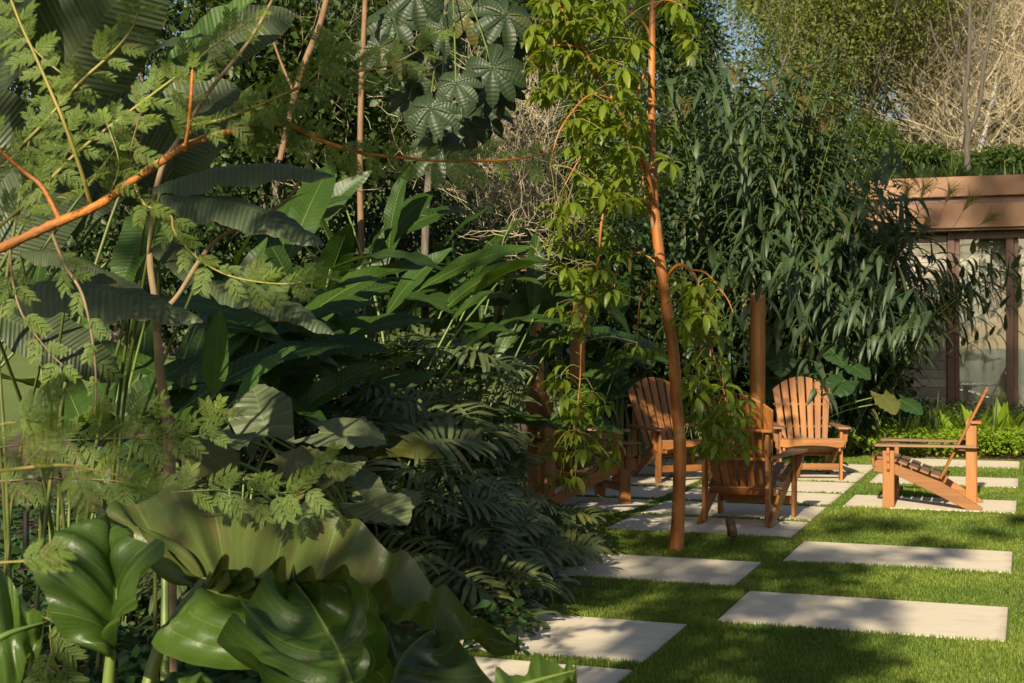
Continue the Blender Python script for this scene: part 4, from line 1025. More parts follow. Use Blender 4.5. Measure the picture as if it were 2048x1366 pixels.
for b, t, zh in (((772, 632, 8.2), (905, 496, 8.0), (-.4, -.8, .4)), ((690, 410, 8.8), (600, 470, 8.9), (.3, -.8, .6)), ((600, 440, 8.8), (705, 395, 8.7), (0, -.7, .8)), ((905, 640, 8.3), (990, 580, 8.2), (-.3, -.7, .6)), ((930, 700, 8.2), (1010, 650, 8.0), (-.2, -.7, .7)), ((1000, 560, 9), (1085, 570, 8.8), (0, -.5, .9))):
    link('leaf', HL[1], e, aim(HL[1], P(*b), P(*t), Vector(zh))); stalk(e, e.location, P(*b), .01, .006, M['petiole'], .05)

# ------------------------------------------------------------------ leaf masses, woody plants
def cloud(mb, lobes, size, tpl, seed, out=.6, down=.35, clump=60, mi=0):
    """lobes: (centre Vector, rx, ry, rz, n leaves). Leaves gather in clumps inside each ellipsoid."""
    rs = np.random.default_rng(seed)
    for (c, rx, ry, rz, n) in lobes:
        m = max(3, n//clump); v = rs.normal(size=(m, 3)); v /= np.linalg.norm(v, axis=1, keepdims=True)
        cc = v*(rs.random((m, 1))**.42); k = rs.integers(0, m, n)
        spread = .20
        p = cc[k]+rs.normal(0, spread, (n, 3))
        o = p-cc[k]*.55; pos = np.array(c)+p*np.array([rx, ry, rz])
        Yd = o*out*2+rs.normal(0, .6, (n, 3))+np.array([0, 0, -down]); Zh = rs.normal(0, .55, (n, 3))+np.array([0, -.15, 1.0])
        scatter(mb, tpl, pos, Yd, Zh, size*rs.uniform(.65, 1.25, n), rs.random(n), mi)
def el(px, py, d, rx, ry, rd, n): return (P(px, py, d), rx*d/FPX, rd, ry*d/FPX, n)
def leafy(name, label, cat, base, lobes, size, tpl, mat, seed, bark='bark_g', trunk_r=.05, group=None, clump=60, limbs=True, down=.35):
    e = plant(name, label, cat, base, group); rs = random.Random(seed)
    if limbs:
        ctop = max(lobes, key=lambda l: l[0].z)[0]
        tp = smoothline([Vector(base), Vector(base).lerp(ctop, .5)+Vector((rs.uniform(-.15, .15), 0, 0)), ctop], None, 4)
        mb = MB(); mb.add(*tube(tp, [trunk_r*(1-.6*i/(len(tp)-1)) for i in range(len(tp))], 8)); link('trunk', mb.mesh('trunk', M[bark]), e)
        for l in lobes:
            for _ in range(3):
                q = l[0]+Vector((rs.uniform(-.7, .7)*l[1], rs.uniform(-.7, .5)*l[2], rs.uniform(-.6, .7)*l[3])); s = tp[rs.randrange(3, len(tp)-2)]
                mb = MB(); mb.add(*tube(smoothline([s, s.lerp(q, .5)+UP*.1, q], None, 4), [trunk_r*.4*(1-.8*i/8) for i in range(9)], 5)); link('limb', mb.mesh('limb', M[bark]), e)
    mb = MB(); cloud(mb, lobes, size, tpl, seed, clump=clump, down=down)
    o = link('crown', mb.mesh('crown', M[mat]), e); o['kind'] = 'stuff'
    return e
def gnd(px, d): return Vector(((px-CX)/FPX*d, d, float(terrain(np.array((px-CX)/FPX*d), np.array(d)))))

# dense evergreen backdrop behind the bed
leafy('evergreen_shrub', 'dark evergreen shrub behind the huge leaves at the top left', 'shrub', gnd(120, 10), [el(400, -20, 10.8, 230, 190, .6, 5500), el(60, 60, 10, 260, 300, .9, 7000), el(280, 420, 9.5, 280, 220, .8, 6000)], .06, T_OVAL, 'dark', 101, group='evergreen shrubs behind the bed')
leafy('evergreen_shrub', 'evergreen shrub with small glossy paddle leaves left of the reddish trunk', 'shrub', gnd(600, 10.5), [el(560, 60, 10, 170, 190, .6, 4200), el(650, 230, 10.3, 150, 150, .6, 3600), el(520, 300, 10.8, 170, 190, .6, 3600)], .085, T_OVAL, 'mid', 102, group='evergreen shrubs behind the bed', down=.1)
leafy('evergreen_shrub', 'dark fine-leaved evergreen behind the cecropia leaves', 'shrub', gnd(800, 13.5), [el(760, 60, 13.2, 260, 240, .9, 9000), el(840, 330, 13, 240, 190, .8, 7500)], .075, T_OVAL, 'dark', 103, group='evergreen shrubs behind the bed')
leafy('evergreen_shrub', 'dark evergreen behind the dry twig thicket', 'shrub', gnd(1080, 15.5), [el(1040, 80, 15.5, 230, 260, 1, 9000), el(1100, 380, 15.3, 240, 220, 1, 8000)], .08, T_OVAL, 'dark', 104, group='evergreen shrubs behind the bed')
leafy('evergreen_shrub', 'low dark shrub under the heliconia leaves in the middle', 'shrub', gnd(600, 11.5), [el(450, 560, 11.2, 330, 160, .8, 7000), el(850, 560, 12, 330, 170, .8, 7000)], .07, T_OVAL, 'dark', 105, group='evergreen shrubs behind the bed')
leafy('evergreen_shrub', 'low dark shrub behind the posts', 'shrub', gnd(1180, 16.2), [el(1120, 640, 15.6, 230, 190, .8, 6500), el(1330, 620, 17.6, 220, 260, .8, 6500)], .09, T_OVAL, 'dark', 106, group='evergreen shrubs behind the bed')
leafy('evergreen_shrub', 'low dark bush under the tiger grass behind the arched chairs', 'shrub', gnd(1560, 18.2), [el(1500, 770, 18.0, 200, 110, .35, 4500), el(1710, 760, 18.2, 110, 100, .35, 3000)], .12, T_OVAL, 'dark', 109, group='evergreen shrubs behind the bed', limbs=False)
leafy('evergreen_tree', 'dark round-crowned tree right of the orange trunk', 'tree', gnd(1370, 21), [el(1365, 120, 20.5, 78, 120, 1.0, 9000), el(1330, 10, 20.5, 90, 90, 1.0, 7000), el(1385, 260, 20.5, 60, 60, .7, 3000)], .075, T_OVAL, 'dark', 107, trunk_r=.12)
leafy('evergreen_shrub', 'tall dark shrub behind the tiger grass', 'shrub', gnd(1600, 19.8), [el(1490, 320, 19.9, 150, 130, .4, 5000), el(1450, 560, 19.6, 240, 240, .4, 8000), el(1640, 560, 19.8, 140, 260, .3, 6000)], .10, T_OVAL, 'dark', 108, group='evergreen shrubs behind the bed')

# reddish bare trunks in the backdrop
woody('young_tree', 'thin reddish trunk standing upright left of the cecropia leaves', 'tree', [[(724, 560, 6.5), (722, 460, 6.5), (720, 350, 6.2), (722, 200, 6), (728, 60, 5.5), (732, -40, 5)]], 9.4, M['bark_p'], group='thin trunks in the backdrop')
woody('young_tree', 'thin reddish trunk leaning to the left of the upright one', 'tree', [[(560, 320, 6), (590, 190, 7), (612, 120, 7), (640, 50, 6.5), (660, -30, 6)], [(590, 190, 3), (560, 120, 2.5), (540, 60, 2)]], 9.2, M['bark_p'], group='thin trunks in the backdrop')
woody('young_tree', 'twiggy brown stem rising behind the eye-bolt post', 'tree', [[(1052, 640, 5), (1056, 560, 4.5), (1052, 480, 4.5), (1050, 410, 4), (1040, 330, 3)], [(1054, 530, 2.5), (1075, 500, 2), (1090, 470, 1.6)], [(1052, 540, 2.5), (1000, 545, 2), (960, 560, 1.6)], [(1052, 470, 2.5), (1020, 430, 2), (990, 400, 1.6)]], 11.6, M['bark_p'], group='thin trunks in the backdrop')

# dry twigs
def twigs(label, boxes, n, d, L, mat, seed, r=.003, down=0., fan=None):
    rs = np.random.default_rng(seed); mb = MB()
    for (x0, x1, y0, y1) in boxes:
        for _ in range(n):
            p = P(rs.uniform(x0, x1), rs.uniform(y0, y1), d+rs.uniform(-.6, .6)); a = rs.normal(0, .7); D = Vector((math.sin(a), rs.normal(0, .3), math.cos(a)-down)).normalized()
            pts = [p]; l = L*rs.uniform(.4, 1.2)
            for i in range(5):
                D = (D+Vector((rs.normal(0, .25), rs.normal(0, .2), rs.normal(0, .2)))).normalized(); pts.append(pts[-1]+D*l/5)
                if i in (1, 2, 3) and rs.random() < .7:
                    D2 = (D+Vector((rs.normal(0, .8), rs.normal(0, .4), rs.normal(0, .5)))).normalized(); q = pts[-1]
                    mb.add(*tube([q, q+D2*l*.2, q+D2*l*.36+Vector((0, 0, .02))], [r*.7, r*.6, r*.4], 3), rnd=rs.random())
            mb.add(*tube(pts, [r, r, r*.9, r*.8, r*.6, r*.4], 3), rnd=rs.random())
    o = link('dry_twigs', mb.mesh('dry_twigs', M[mat])); tag(o, label, 'twigs', kind='stuff')
twigs('tangle of dry brown twigs between the cecropia and the orange-barked tree', [(925, 1110, 200, 470)], 420, 11.5, .6, 'twig', 5)
twigs('bare twigs hanging in the shade above the broad leaves', [(560, 960, 60, 420), (960, 1120, 420, 560)], 90, 10.0, .45, 'twig', 6, .0022, .5)

# ------------------------------------------------------------------ cecropia
def palmate(seed):
    rs = random.Random(seed); mb = MB(); n = 9
    for k in range(n):
        az = -2.5+5.0*k/(n-1)+rs.uniform(-.08, .08); L = (.25-.03*abs(k-4)/4)*rs.uniform(.9, 1.08); el_ = -.05
        D = Vector((math.sin(az)*math.cos(el_), math.cos(az)*math.cos(el_), math.sin(el_))); V = []; UV = []; p = D*.012
        for i in range(8):
            t = i/7; w = .085*.5*(.25+.9*math.sin(math.pi*min(1, t**1.25))**.8)*(1 if t < .92 else .35); sd = D.cross(UP).normalized(); nn = sd.cross(D)
            for u in (-1, -.5, 0, .5, 1): V.append(tuple(p+sd*(u*w)+nn*(abs(u)*w*.35+.003*math.sin(t*22)*abs(u)))); UV.append(((u+1)/2, t))
            p = p+D*(L/7); D = (D-UP*.13).normalized()
        mb.add(V, gridfaces(7, 4), UV, rs.random()*.25)
    return mb.mesh('leaf', M['cecr'])
PL = [palmate(s) for s in range(4)]
def cecropia():
    rs = random.Random(77); root = P(860, 1050, 10.4); root.z = -.02
    e = plant('cecropia', 'cecropia with large hanging hand-shaped leaves at the top centre', 'tree', root)
    st = smoothline([root, P(850, 500, 10.3), P(870, 250, 10.2), P(890, 60, 10.1), P(900, -80, 10)], [.035, .03, .026, .024, .02], 4)
    mb = MB(); mb.add(*tube(*st, 8)); link('trunk', mb.mesh('trunk', M['bark_g']), e)
    for (px, py) in [(785, 40), (888, 58), (818, 195), (912, 165), (985, 135), (925, 240), (1042, 85), (960, 215), (760, 95), (850, 130), (880, 300), (1010, 30), (940, 20), (860, 215), (1000, 180), (830, -10)]:
        d = 9.3+rs.uniform(-.35, .5); q = P(px, py, d); s = st[0][rs.randrange(10, len(st[0]))]
        az = rs.uniform(-1.2, 1.2); Y = Vector((math.sin(az), -math.cos(az)*.6, -rs.uniform(.7, 1.6)))
        link('leaf', PL[rs.randrange(4)], e, orient(q, Y, Vector((rs.uniform(-.3, .3), -.9, .6)), rs.uniform(.75, 1.05)))
        mb = MB(); mb.add(*tube(smoothline([s, s.lerp(q, .55)+UP*.16, q], None, 5), .0055, 6)); link('petiole', mb.mesh('petiole', M['petiole']), e)
cecropia()

# ------------------------------------------------------------------ tiger grass
def cane(seed, h=2.7, arch=.35, nleaf=19, t0=.10):
    rs = random.Random(seed); mb = MB()
    c = lambda t: Vector((arch*h*t*t, .05*math.sin(t*3+seed), h*t*(1-.18*arch*t)))
    pts = [c(i/9) for i in range(10)]; mb.add(*tube(pts, [.009*(1-.65*i/9) for i in range(10)], 5), mi=1)
    for k in range(nleaf):
        t = t0+(1-t0)*k/(nleaf-1); p = c(t); tan = (c(min(1, t+.02))-c(max(0, t-.02))).normalized(); sgn = 1 if k % 2 else -1
        sd = tan.cross(Vector((rs.uniform(-.4, .4), 1, 0))).normalized()
        D = (sd*sgn*rs.uniform(.6, 1.1)+Vector((0, rs.uniform(-1.1, .5), 0))+tan*rs.uniform(.1, .75)).normalized()
        L = rs.uniform(.22, .40); w = rs.uniform(.050, .074); V = []; UV = []; q = p.copy(); g = rs.uniform(.08, .36)
        for i in range(7):
            tt = i/6; ww = w*.5*max(.03, min(1, tt*5+.25)*(1-tt**2.2)); s2 = D.cross(UP); s2 = s2.normalized() if s2.length > .01 else Vector((1, 0, 0)); nn = s2.cross(D)
            for u in (-1, 0, 1): V.append(tuple(q+s2*(u*ww)+nn*(abs(u)*ww*.3))); UV.append(((u+1)/2, tt))
            q = q+D*(L/6); D = (D-UP*g).normalized()
        mb.add(V, gridfaces(6, 2), UV, rs.random()*.4)
    return mb.mesh('cane', [M['tiger'], M['petiole']])
CN = [cane(s, 2.7, .16+.13*(s % 6), 27+s % 5) for s in range(12)]
CNT = [cane(40+s, 4.3, .10+.07*(s % 6), 44+s % 5) for s in range(8)]
def plume(seed):
    rs = random.Random(seed); mb = MB()
    for k in range(70):
        a = rs.uniform(0, 6.28); s = rs.uniform(.05, .55); p = Vector((0, 0, rs.uniform(0, .12))); D = Vector((math.cos(a)*s, math.sin(a)*s, 1)).normalized(); V = [p]
        for i in range(4): V.append(V[-1]+D*.055); D = (D+Vector((math.cos(a)*.12+.06, math.sin(a)*.12, -.12))).normalized()
        mb.add(*tube(V, [.0022, .0022, .002, .0016, .0008], 3), rnd=rs.random())
    mb.add(*tube([(0, 0, -.35), (0, 0, .03)], .003, 4)); return mb.mesh('plume', M['plume'])
PLM = [plume(s) for s in range(3)]
def tiger(label, px0, px1, d0, d1, n, seed, htop, lean, plumes):
    rs = random.Random(seed); xm = ((px0+px1)/2-CX)/FPX*(d0+d1)/2
    e = plant('tiger_grass', label, 'plant', (xm, (d0+d1)/2, -.02), 'tiger grass clumps')
    for k in range(n):
        d = rs.uniform(d0, d1); x = (rs.uniform(px0, px1)-CX)/FPX*d; f = rs.random(); h = htop*(.5+.5*f); az = rs.gauss(lean, .8)
        if rs.random() < (.3 if seed < 3 else .12): az = rs.uniform(-3.1, 3.1)
        tilt = rs.uniform(.02, .50)*(1.4-f*.8)
        R = Matrix.Rotation(az, 4, 'Z') @ Matrix.Rotation(tilt, 4, 'Y') @ Matrix.Scale(h/2.7, 4)
        sc = .8+.2*(2.7/h) if h > 2.7 else 1
        ci = rs.randrange(12)
        if math.cos(az) > .25 and seed > 1:
            ci = rs.choice((0, 1, 2, 6, 7, 8)); R = Matrix.Rotation(az, 4, 'Z') @ Matrix.Rotation(tilt*.45, 4, 'Y') @ Matrix.Scale(h/2.7, 4)
        if h > 3.4: link('cane', CNT[ci % 8], e, Matrix.Translation((x, d, -.02)) @ R @ Matrix.Scale(2.7/4.3, 4))
        else: link('cane', CN[ci], e, Matrix.Translation((x, d, -.02)) @ R)
    if seed == 3:
        for k in range(26):        # canes leaning out to the right
            link('cane', CN[(0, 1, 2, 3, 7, 8, 9)[k % 7]], e, Matrix.Translation(((rs.uniform(1650, 1735)-CX)/FPX*17.5, rs.uniform(17.1, 18.0), -.02)) @ Matrix.Rotation(rs.gauss(-.3, .3), 4, 'Z') @ Matrix.Rotation(rs.uniform(.12, .42), 4, 'Y') @ Matrix.Scale(rs.uniform(.8, 1.15), 4))
    for (px, py, dd, ang) in plumes:
        link('plume', PLM[rs.randrange(3)], e, Matrix.Translation(P(px, py, dd)) @ Matrix.Rotation(ang, 4, 'Y') @ Matrix.Scale(1.1, 4))
tiger('tiger grass clump with bluish drooping leaves left of the thick post', 1215, 1430, 17.2, 18.9, 210, 1, 3.2, -1.8, [(1370, 240, 17.7, 0)])
tiger('tallest tiger grass clump rising above the thick post', 1400, 1610, 17.2, 19.2, 280, 2, 5.2, -1.4, [(1590, 185, 17.4, .1), (1540, 210, 17.2, -.1), (1470, 175, 17.5, 0), (1600, 235, 17.1, .2)])
tiger('tiger grass clump leaning right in front of the brown fascia and glass door', 1570, 1690, 17.2, 18.8, 210, 3, 3.7, -1.0, [(1660, 250, 17.2, .2), (1640, 285, 17.0, .3), (1810, 405, 17.1, .2), (1840, 402, 17.0, .35), (1890, 410, 16.9, .4), (1925, 425, 16.8, .55), (1960, 450, 16.9, .9), (1830, 475, 16.7, .8)])

# ------------------------------------------------------------------ low planting
def cover(name, label, fn, n, size, tpl, mat, seed, hfun):
    rs = np.random.default_rng(seed); xy = fn(rs, n); x, y = xy[:, 0], xy[:, 1]; n = len(x)
    h = hfun(x, y); z = -.02+h*(rs.random(n)**.45)
    pos = np.stack([x, y, z], 1); Yd = rs.normal(0, 1, (n, 3))*np.array([1, 1, .35])+np.array([0, -.25, -.15]); Zh = rs.normal(0, .4, (n, 3))+np.array([0, -.35, 1])
    mb = MB(); scatter(mb, tpl, pos, Yd, Zh, size*rs.uniform(.6, 1.25, n), rs.random(n)); o = link(name, mb.mesh(name, M[mat])); return tag(o, label, 'ground cover', kind='stuff')
def abrect(a0, a1, b0, b1):
    def f(rs, n):
        a = rs.uniform(a0, a1, n); b = b0+(b1-b0)*rs.random(n)**1.3; return np.stack([a*E1.x+b*E2.x, a*E1.y+b*E2.y], 1)
    return f
bump = lambda x, y: .5+.5*np.sin(x*2.3+1)*np.sin(y*3.1)
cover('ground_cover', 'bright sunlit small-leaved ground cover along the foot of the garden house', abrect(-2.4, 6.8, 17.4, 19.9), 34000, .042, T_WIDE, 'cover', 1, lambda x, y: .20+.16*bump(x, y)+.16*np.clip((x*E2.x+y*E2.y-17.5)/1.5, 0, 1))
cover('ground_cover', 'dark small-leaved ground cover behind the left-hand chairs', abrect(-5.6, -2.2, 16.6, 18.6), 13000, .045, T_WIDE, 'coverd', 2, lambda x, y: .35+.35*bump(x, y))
def pxregion(poly_d):
    (x0, x1, d0, d1) = poly_d
    def f(rs, n):
        d = rs.uniform(d0, d1, n); x = (rs.uniform(x0, x1, n)-CX)/FPX*d; return np.stack([x, d], 1)
    return f
def bedcover(rs, n):
    p = pxregion((640, 1120, 7.0, 9.4))(rs, n); a = p[:, 0]*E1.x+p[:, 1]*E1.y; b = p[:, 0]*E2.x+p[:, 1]*E2.y; return p[(a < -2.72-.08*np.sin(p[:, 1]*7)) & ((b > 7.05) | (a < -3.1))]
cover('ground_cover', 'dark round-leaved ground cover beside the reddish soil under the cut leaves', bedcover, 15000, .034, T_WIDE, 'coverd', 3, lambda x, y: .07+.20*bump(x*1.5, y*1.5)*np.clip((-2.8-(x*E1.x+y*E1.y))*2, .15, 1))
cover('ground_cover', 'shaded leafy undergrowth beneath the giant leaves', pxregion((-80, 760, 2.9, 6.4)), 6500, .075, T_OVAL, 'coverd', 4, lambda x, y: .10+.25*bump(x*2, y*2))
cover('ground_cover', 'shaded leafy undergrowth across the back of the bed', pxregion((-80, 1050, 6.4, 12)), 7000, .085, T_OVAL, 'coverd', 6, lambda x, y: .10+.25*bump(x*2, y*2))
cover('ground_cover', 'variegated pale small-leaved plants at the top of the bright ground cover', abrect(-2.2, 1.2, 18.6, 19.8), 5000, .06, T_OVAL, 'mid', 5, lambda x, y: .50+.15*bump(x, y))

def rosette(seed, n, L, w, up, mat, name='leaf'):
    rs = random.Random(seed); mb = MB()
    for k in range(n):
        a = rs.uniform(0, 6.28); e_ = rs.uniform(*up); D = Vector((math.cos(a)*math.cos(e_), math.sin(a)*math.cos(e_), math.sin(e_))); V = []; UV = []; q = Vector((0, 0, 0)); l = L*rs.uniform(.7, 1.15)
        for i in range(5):
            t = i/4; ww = w*.5*max(.04, (.5+t if t < .5 else 1)*(1-t**2.5)); s = D.cross(UP).normalized(); nn = s.cross(D)
            for u in (-1, 0, 1): V.append(tuple(q+s*(u*ww)+nn*abs(u)*ww*.3)); UV.append(((u+1)/2, t))
            q = q+D*l/4; D = (D-UP*.13).normalized()
        mb.add(V, gridfaces(4, 2), UV, rs.random()*.6)
    return mb.mesh('foliage', M[mat])
DOCK = [rosette(s, 12, .42, .13, (.7, 1.4), 'cover') for s in range(3)]; SPEAR = [rosette(s+9, 40, .50, .012, (.8, 1.5), 'mid') for s in range(2)]
for i, (px, d, s) in enumerate([(1955, 17.2, 1), (2000, 17.4, 1.05), (2035, 17.1, .9), (1905, 17.6, .85)]):
    r = gnd(px, d); e = plant('dock_plant', ['dock-like plant with upright yellow-green leaves just right of the side-on chair back', 'tall dock-like plant with yellow-green leaves before the second glass door', 'dock-like plant at the right picture edge before the glass door', 'short dock-like plant left of the side-on chair back'][i], 'plant', r, 'dock-like plants'); link('foliage', DOCK[i % 3], e, Matrix.Translation(r) @ Matrix.Scale(s*1.5, 4))
for i, (px, d) in enumerate([(1800, 17.3), (1835, 17.5), (1990, 17.0), (1870, 17.2)]):
    r = gnd(px, d); e = plant('grass_tuft', ['thin upright grass tuft in the bright ground cover below the stone wall', 'thin upright grass tuft below the door jamb', 'thin upright grass tuft among the dock leaves', 'thin upright grass tuft behind the side-on chair'][i], 'grass', r, 'grass tufts'); link('foliage', SPEAR[i % 2], e, Matrix.Translation(r) @ Matrix.Scale(1.5, 4))
# palm-like fans in the dark centre
FAN = [rosette(31+s, 16, .55, .06, (-.2, .7), 'dark') for s in range(2)]
for i, (px, py, d) in enumerate([(1245, 655, 15.6), (1700, 710, 17.5), (1750, 765, 17.3), (1290, 720, 16)]):
    t = P(px, py, d); r = Vector((t.x, t.y, -.02)); e = plant('fan_plant', ['dark plant with long finger leaves left of the slim trunk', 'dark plant with long finger leaves at the left end of the stone wall', 'low plant with long finger leaves in front of the stone wall', 'dark plant with long finger leaves right behind the slim trunk'][i], 'plant', r, 'finger-leaved plants')
    link('foliage', FAN[i % 2], e, Matrix.Translation(t)); stalk(e, r, t, .012, .01, M['petiole'], 0, 'stem')

# roof planting
SPK = [rosette(51+s, 60, .50, .034, (-.1, 1.45), 'dark') for s in range(3)]
rs_ = random.Random(4)
words_ = ['first', 'second', 'third', 'fourth', 'fifth', 'sixth', 'seventh', 'eighth', 'ninth', 'tenth', 'eleventh', 'twelfth']
for i in range(12):
    px = 1750+i*28+rs_.uniform(-8, 8); dd = 21.6+rs_.uniform(0, 1.0); t = P(px, 357, dd); t.z = ROOFZ+.02
    e = plant('spiky_roof_plant', 'spiky dark rosette on the flat roof edge, %s from the left' % words_[i], 'plant', t, 'spiky plants on the roof')
    for k in range(3): link('foliage', SPK[(i+k) % 3], e, Matrix.Translation(t+Vector((.12*(k-1), .15*k, .13*k))) @ Matrix.Rotation(i*1.3+k, 4, 'Z') @ Matrix.Scale((.85+.5*rs_.random())*(1-.25*k), 4))

# ------------------------------------------------------------------ trees behind the house
def branchy(name, label, base, h, r, seed, bark, spread=.6, kids=(5, 5, 4, 3), leaves=None, lean=0., group=None, trunks=1, tipr=.004, upb=.35):
    rs = random.Random(seed); e = plant(name, label, 'tree', base, group); tips = []
    br = MB()
    def grow(p, D, L, r0, lev, mb):
        pts = [p.copy()]; rr = [r0]; n = 5
        for i in range(n):
            D = (D+Vector((rs.gauss(0, .085), rs.gauss(0, .085), rs.gauss(.03, .06)))).normalized(); pts.append(pts[-1]+D*L/n); rr.append(max(tipr*.6, r0*(1-.6*(i+1)/n)))
        mb.add(*tube(pts, rr, 8 if lev == 0 else (5 if lev == 1 else 3)), rnd=rs.random())
        if lev >= len(kids): tips.append(pts[-1]); tips.append(pts[3]); return
        for k in range(kids[lev]):
            t = rs.uniform(.3 if lev == 0 else .15, 1); i = min(n-1, int(t*n)); q = pts[i].lerp(pts[i+1], t*n-i)
            D2 = (D*.55+Vector((rs.gauss(0, spread), rs.gauss(0, spread), rs.gauss(upb, .3)))).normalized()
            grow(q, D2, L*rs.uniform(.45, .68), max(tipr, rr[i]*.5), lev+1, br)
    for k in range(trunks):
        tm = MB(); D0 = Vector((lean+rs.gauss(0, .18 if trunks > 1 else .04), rs.gauss(0, .1), 1)).normalized()
        grow(Vector(base)+Vector((rs.gauss(0, .25), rs.gauss(0, .15), -.1)) if trunks > 1 else Vector(base)-UP*.1, D0, h*.55, r, 0, tm); link('trunk', tm.mesh('trunk', M[bark]), e)
    o = link('branches', br.mesh('branches', M[bark if leaves else 'twig'] if bark == 'bark_w' else M[bark]), e); o['kind'] = 'stuff'
    if leaves:
        mat, n, size = leaves; rg = np.random.default_rng(seed); T = np.array([tuple(t) for t in tips]); pos = T[rg.integers(0, len(T), n)]+rg.normal(0, h*.035, (n, 3))
        mb = MB(); scatter(mb, T_FAR, pos, rg.normal(0, 1, (n, 3))+np.array([0, 0, -.4]), rg.normal(0, .5, (n, 3))+np.array([0, -.2, 1.]), size*rg.uniform(.6, 1.3, n), rg.random(n))
        o = link('crown', mb.mesh('crown', M[mat]), e); o['kind'] = 'stuff'
    return e
# slender dark tree beside the house
woody('slender_tree', 'slender dark forked trunk behind the flat roof', 'tree', [
    [(1936, 420, 7.5), (1935, 340, 7), (1934, 300, 6.5), (1936, 262, 6.2), (1930, 225, 5.5), (1930, 190, 5.2), (1937, 130, 4.6), (1939, 60, 4), (1941, -40, 3.4)],
    [(1936, 262, 5), (1952, 235, 4.5), (1962, 190, 4.4), (1968, 130, 4), (1978, 80, 3.4), (1983, 20, 3), (2000, -30, 2.5)],
    [(1931, 195, 3.4), (1915, 160, 3), (1890, 115, 2.6), (1870, 80, 2), (1860, 40, 1.6)], [(1967, 128, 2.6), (1955, 80, 2.2), (1940, 40, 2), (1925, 0, 1.6)],
    [(1932, 205, 2), (1948, 170, 1.6), (1952, 150, 1.2)], [(1936, 140, 2), (1910, 90, 1.6), (1900, 30, 1.3), (1890, -20, 1)], [(1964, 170, 2), (1985, 130, 1.6), (2000, 90, 1.3), (2030, 60, 1)], [(1981, 60, 2), (1995, 30, 1.7), (2010, 0, 1.4)], [(1938, 100, 1.8), (1960, 60, 1.4), (1965, 20, 1)]], 25.5, M['bark_d'], n=8)
bg = 'bare pale trees on the slope'
for i, (px, d, h, s, k) in enumerate([(1866, 36, 10, 1, 4), (1985, 38, 11, 2, 3), (2080, 36, 11, 3, 3), (1925, 44, 12, 4, 3), (2030, 48, 14, 5, 3), (1850, 50, 13, 6, 3)]):
    branchy('pale_tree', ['clump of white-trunked bare trees on the slope left of the slender tree', 'bare golden-twigged tree behind the slender trunk', 'bare golden-twigged tree at the right picture edge', 'taller bare tree farther up the slope behind the slender trunk', 'tall bare tree farther up the slope at the top right corner', 'bare tree up the slope beside the yellow-green tree'][i], gnd(px, d), h, .13, 200+s, 'bark_w', .75, (8, 6, 5, 3), None, .05, bg, k, .0065, .3)
rg_ = np.random.default_rng(3)
# a few dry leaves still hanging in the bare trees
mb = MB(); n = 5200; dd = rg_.uniform(37, 52, n); pp = np.stack([(rg_.uniform(1800, 2120, n)-CX)/FPX*dd, dd, CAMH-(rg_.uniform(-60, 320, n)-CY)/FPX*dd], 1)
scatter(mb, T_OVAL, pp, rg_.normal(0, 1, (n, 3)), rg_.normal(0, .6, (n, 3))+np.array([0, -.4, 1]), .13*rg_.uniform(.6, 1.3, n), rg_.random(n))
tag(link('dry_leaves', mb.mesh('dry_leaves', M['autumn'])), 'scattered dry orange leaves still hanging in the bare trees', 'leaves', kind='stuff')
branchy('autumn_tree', 'tree with pale grey trunk and thin yellowing leaves against the blue sky', gnd(1520, 27), 9.5, .10, 301, 'bark_g', .5, (8, 5, 4), ('far', 6000, .085), 0, None, 1, .008)
branchy('green_tree', 'yellow-green tree in sun behind the tiger grass', gnd(1640, 36), 12, .16, 302, 'bark_g', .6, (8, 5, 4), ('far', 42000, .10), 0, 'green trees on the slope', 2, .01)
branchy('green_tree', 'bright green leafy tree left of the bare trees', gnd(1690, 42), 12, .18, 303, 'bark_g', .6, (8, 5, 4), ('fargreen', 40000, .11), 0, 'green trees on the slope', 2, .01)
branchy('green_tree', 'yellowish tree far up the slope right of the autumn tree', gnd(1625, 60), 12, .2, 304, 'bark_g', .6, (8, 5, 4), ('far', 24000, .18), 0, 'green trees on the slope', 2, .01)
branchy('green_tree', 'leafy tree far up the slope above the pale trunks', gnd(1850, 70), 20, .2, 305, 'bark_g', .6, (8, 5, 4), ('fargreen', 28000, .22), 0, 'green trees on the slope', 2, .01)
branchy('green_tree', 'golden green tree far up the slope at the top right', gnd(2020, 74), 20, .2, 306, 'bark_g', .6, (8, 5, 4), ('far', 28000, .24), 0, 'green trees on the slope', 2, .01)
branchy('green_tree', 'large green tree on the slope behind the evergreen shrubs', gnd(1150, 34), 13, .2, 308, 'bark_g', .6, (8, 5, 4), ('fargreen', 20000, .17), 0, 'green trees on the slope', 2, .01)
branchy('green_tree', 'large green tree on the slope behind the cecropia', gnd(800, 34), 13, .2, 309, 'bark_g', .6, (8, 5, 4), ('fargreen', 20000, .17), 0, 'green trees on the slope', 2, .01)
branchy('green_tree', 'large green tree on the slope at the far left', gnd(350, 30), 12, .2, 310, 'bark_g', .6, (8, 5, 4), ('fargreen', 20000, .17), 0, 'green trees on the slope', 2, .01)
leafy('hillside_shrub', 'dark green shrubs along the slope behind the flat roof', 'shrub', gnd(1900, 31), [el(1830, 318, 31, 50, 26, .8, 3000), el(1905, 330, 31, 55, 20, .8, 3000), el(2010, 322, 31, 70, 26, .8, 4000)], .12, T_OVAL, 'mid', 320, limbs=False, group='shrubs on the slope')
leafy('hillside_shrub', 'sunlit shrub on the slope just above the tiger grass', 'shrub', gnd(1745, 34), [el(1730, 290, 34, 60, 50, 1.0, 6000)], .10, T_OVAL, 'fargreen', 322, limbs=False, group='shrubs on the slope')

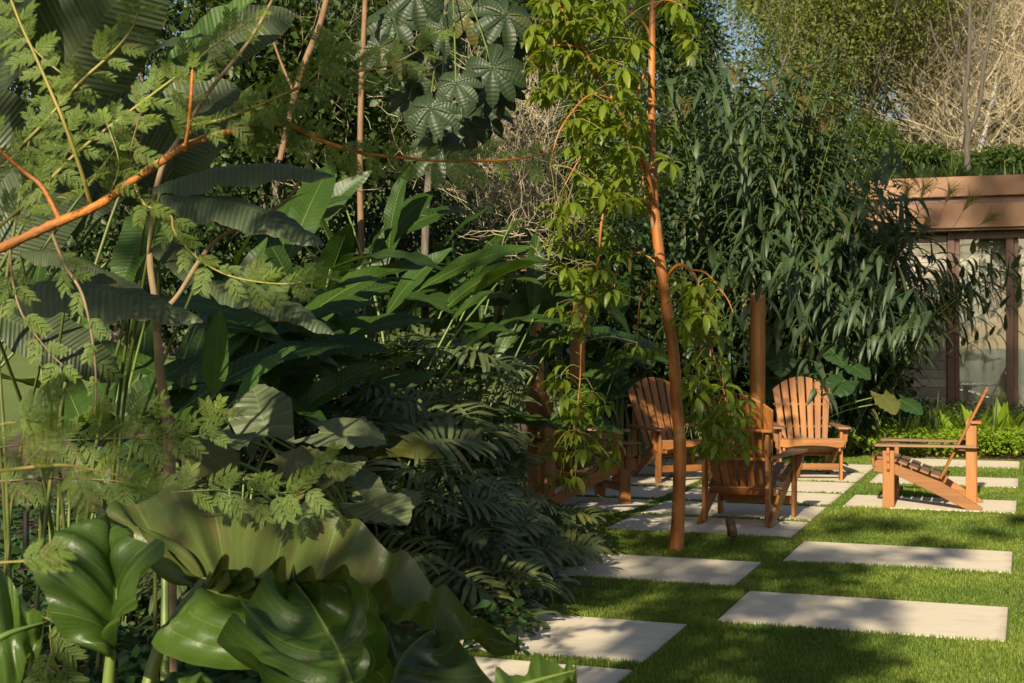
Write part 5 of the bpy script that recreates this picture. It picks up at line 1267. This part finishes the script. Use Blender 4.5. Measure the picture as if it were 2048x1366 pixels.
# ------------------------------------------------------------------ trees behind the viewer that shade the near garden
LH = Vector((math.cos(SUN_AZ), -math.sin(SUN_AZ), 0)); UU = Vector((math.sin(SUN_AZ)*math.sin(SUN_EL), math.cos(SUN_AZ)*math.sin(SUN_EL), math.cos(SUN_EL)))
def shade_tree(label, root, height, zones, yr, leaf, per, seed):
    rs = random.Random(seed); rg = np.random.default_rng(seed); root = Vector(root)
    e = plant('shade_tree', label, 'tree', root, 'trees behind the viewer')
    cl = []
    for (p0, p1), (q0, q1), dens, r in zones:
        n = int((p1-p0)*(q1-q0)*dens*.55/(r*r))
        for _ in range(n):
            p, q = rs.uniform(p0, p1), rs.uniform(q0, q1); y0 = rs.uniform(*yr); s = (p*LH.y+q*UU.y-y0)/(-SDIR.y)
            cl.append((LH*p+UU*q+SDIR*s, r))
    cen = sum((c for c, r in cl), Vector())/len(cl); top = Vector((cen.x, cen.y, height))
    tp, rr = smoothline([root-UP*.1, root+UP*height*.3, root.lerp(top, .12)+UP*height*.62, Vector((root.x*.6+top.x*.4, root.y*.6+top.y*.4, height*.90)), top], [.022*height, .017*height, .012*height, .008*height, .003*height], 6); mb = MB(); mb.add(*tube(tp, rr, 12)); link('trunk', mb.mesh('trunk', M['bark_g']), e)
    lm = MB()
    for i, (c, r) in enumerate(cl):
        if i % 4: continue
        s = min(tp[6:], key=lambda t: (t-c).length+abs(t.z-(c.z-.6))); m = s.lerp(c, .5)+UP*.15; lm.add(*tube(smoothline([s, m, c], None, 3), [.022, .018, .014, .011, .009, .006, .004], 4))
    o = link('limbs', lm.mesh('limbs', M['bark_g']), e); o['kind'] = 'stuff'
    pos = np.concatenate([rg.normal(0, r*.5, (per, 3))+np.array(c) for c, r in cl]); n = len(pos); mb = MB()
    scatter(mb, T_OVAL, pos, rg.normal(0, 1, (n, 3))+np.array([0, 0, -.4]), rg.normal(0, .6, (n, 3))+np.array([0, -.6, .8]), leaf*rg.uniform(.7, 1.3, n), rg.random(n))
    o = link('crown', mb.mesh('crown', M['mid']), e); o['kind'] = 'stuff'
shade_tree('leafy tree standing close behind the viewer and shading the near lawn', (-6.3, -2.8, -.02), 6.9,
    [((-1.4, -.50), (2.0, 4.3), 2.3, .22), ((-.56, -.40), (2.9, 3.6), .5, .12), ((-1.75, -1.3), (2.5, 3.45), .9, .17), ((-2.5, -1.3), (3.55, 4.6), 1.25, .22), ((-2.5, -1.35), (4.4, 4.9), .6, .26), ((-4.6, -2.5), (3.3, 4.0), .22, .24), ((-4.6, -2.5), (4.0, 4.9), .6, .26), ((-2.4, -.75), (4.3, 5.5), .42, .18), ((-.55, 1.4), (4.0, 5.6), .14, .14), ((-4.4, -1.8), (1.0, 2.3), .6, .25), ((-3.6, -1.75), (2.2, 2.75), .75, .2), ((-1.8, -.8), (1.2, 2.2), .18, .16), ((-.62, -.2), (2.1, 2.7), .3, .13), ((-3.2, -1.6), (5.0, 6.2), .14, .2), ((-2.25, -1.75), (4.3, 5.9), .55, .13), ((-2.8, -1.85), (3.42, 3.75), .8, .13), ((-3.1, -2.35), (2.85, 3.2), .7, .13)],
    (-3.6, -1.0), .15, 36, 9)
shade_tree('tall tree standing far behind the viewer and shading the garden house', (-2.9, -13.8, -.02), 21.0,
    [((-1.1, 2.0), (9.15, 11.55), 1.9, .42), ((-1.7, 2.0), (11.5, 12.7), .38, .3), ((-2.38, -1.92), (7.75, 8.75), 1.3, .2)], (-15.5, -12.0), .26, 40, 19)
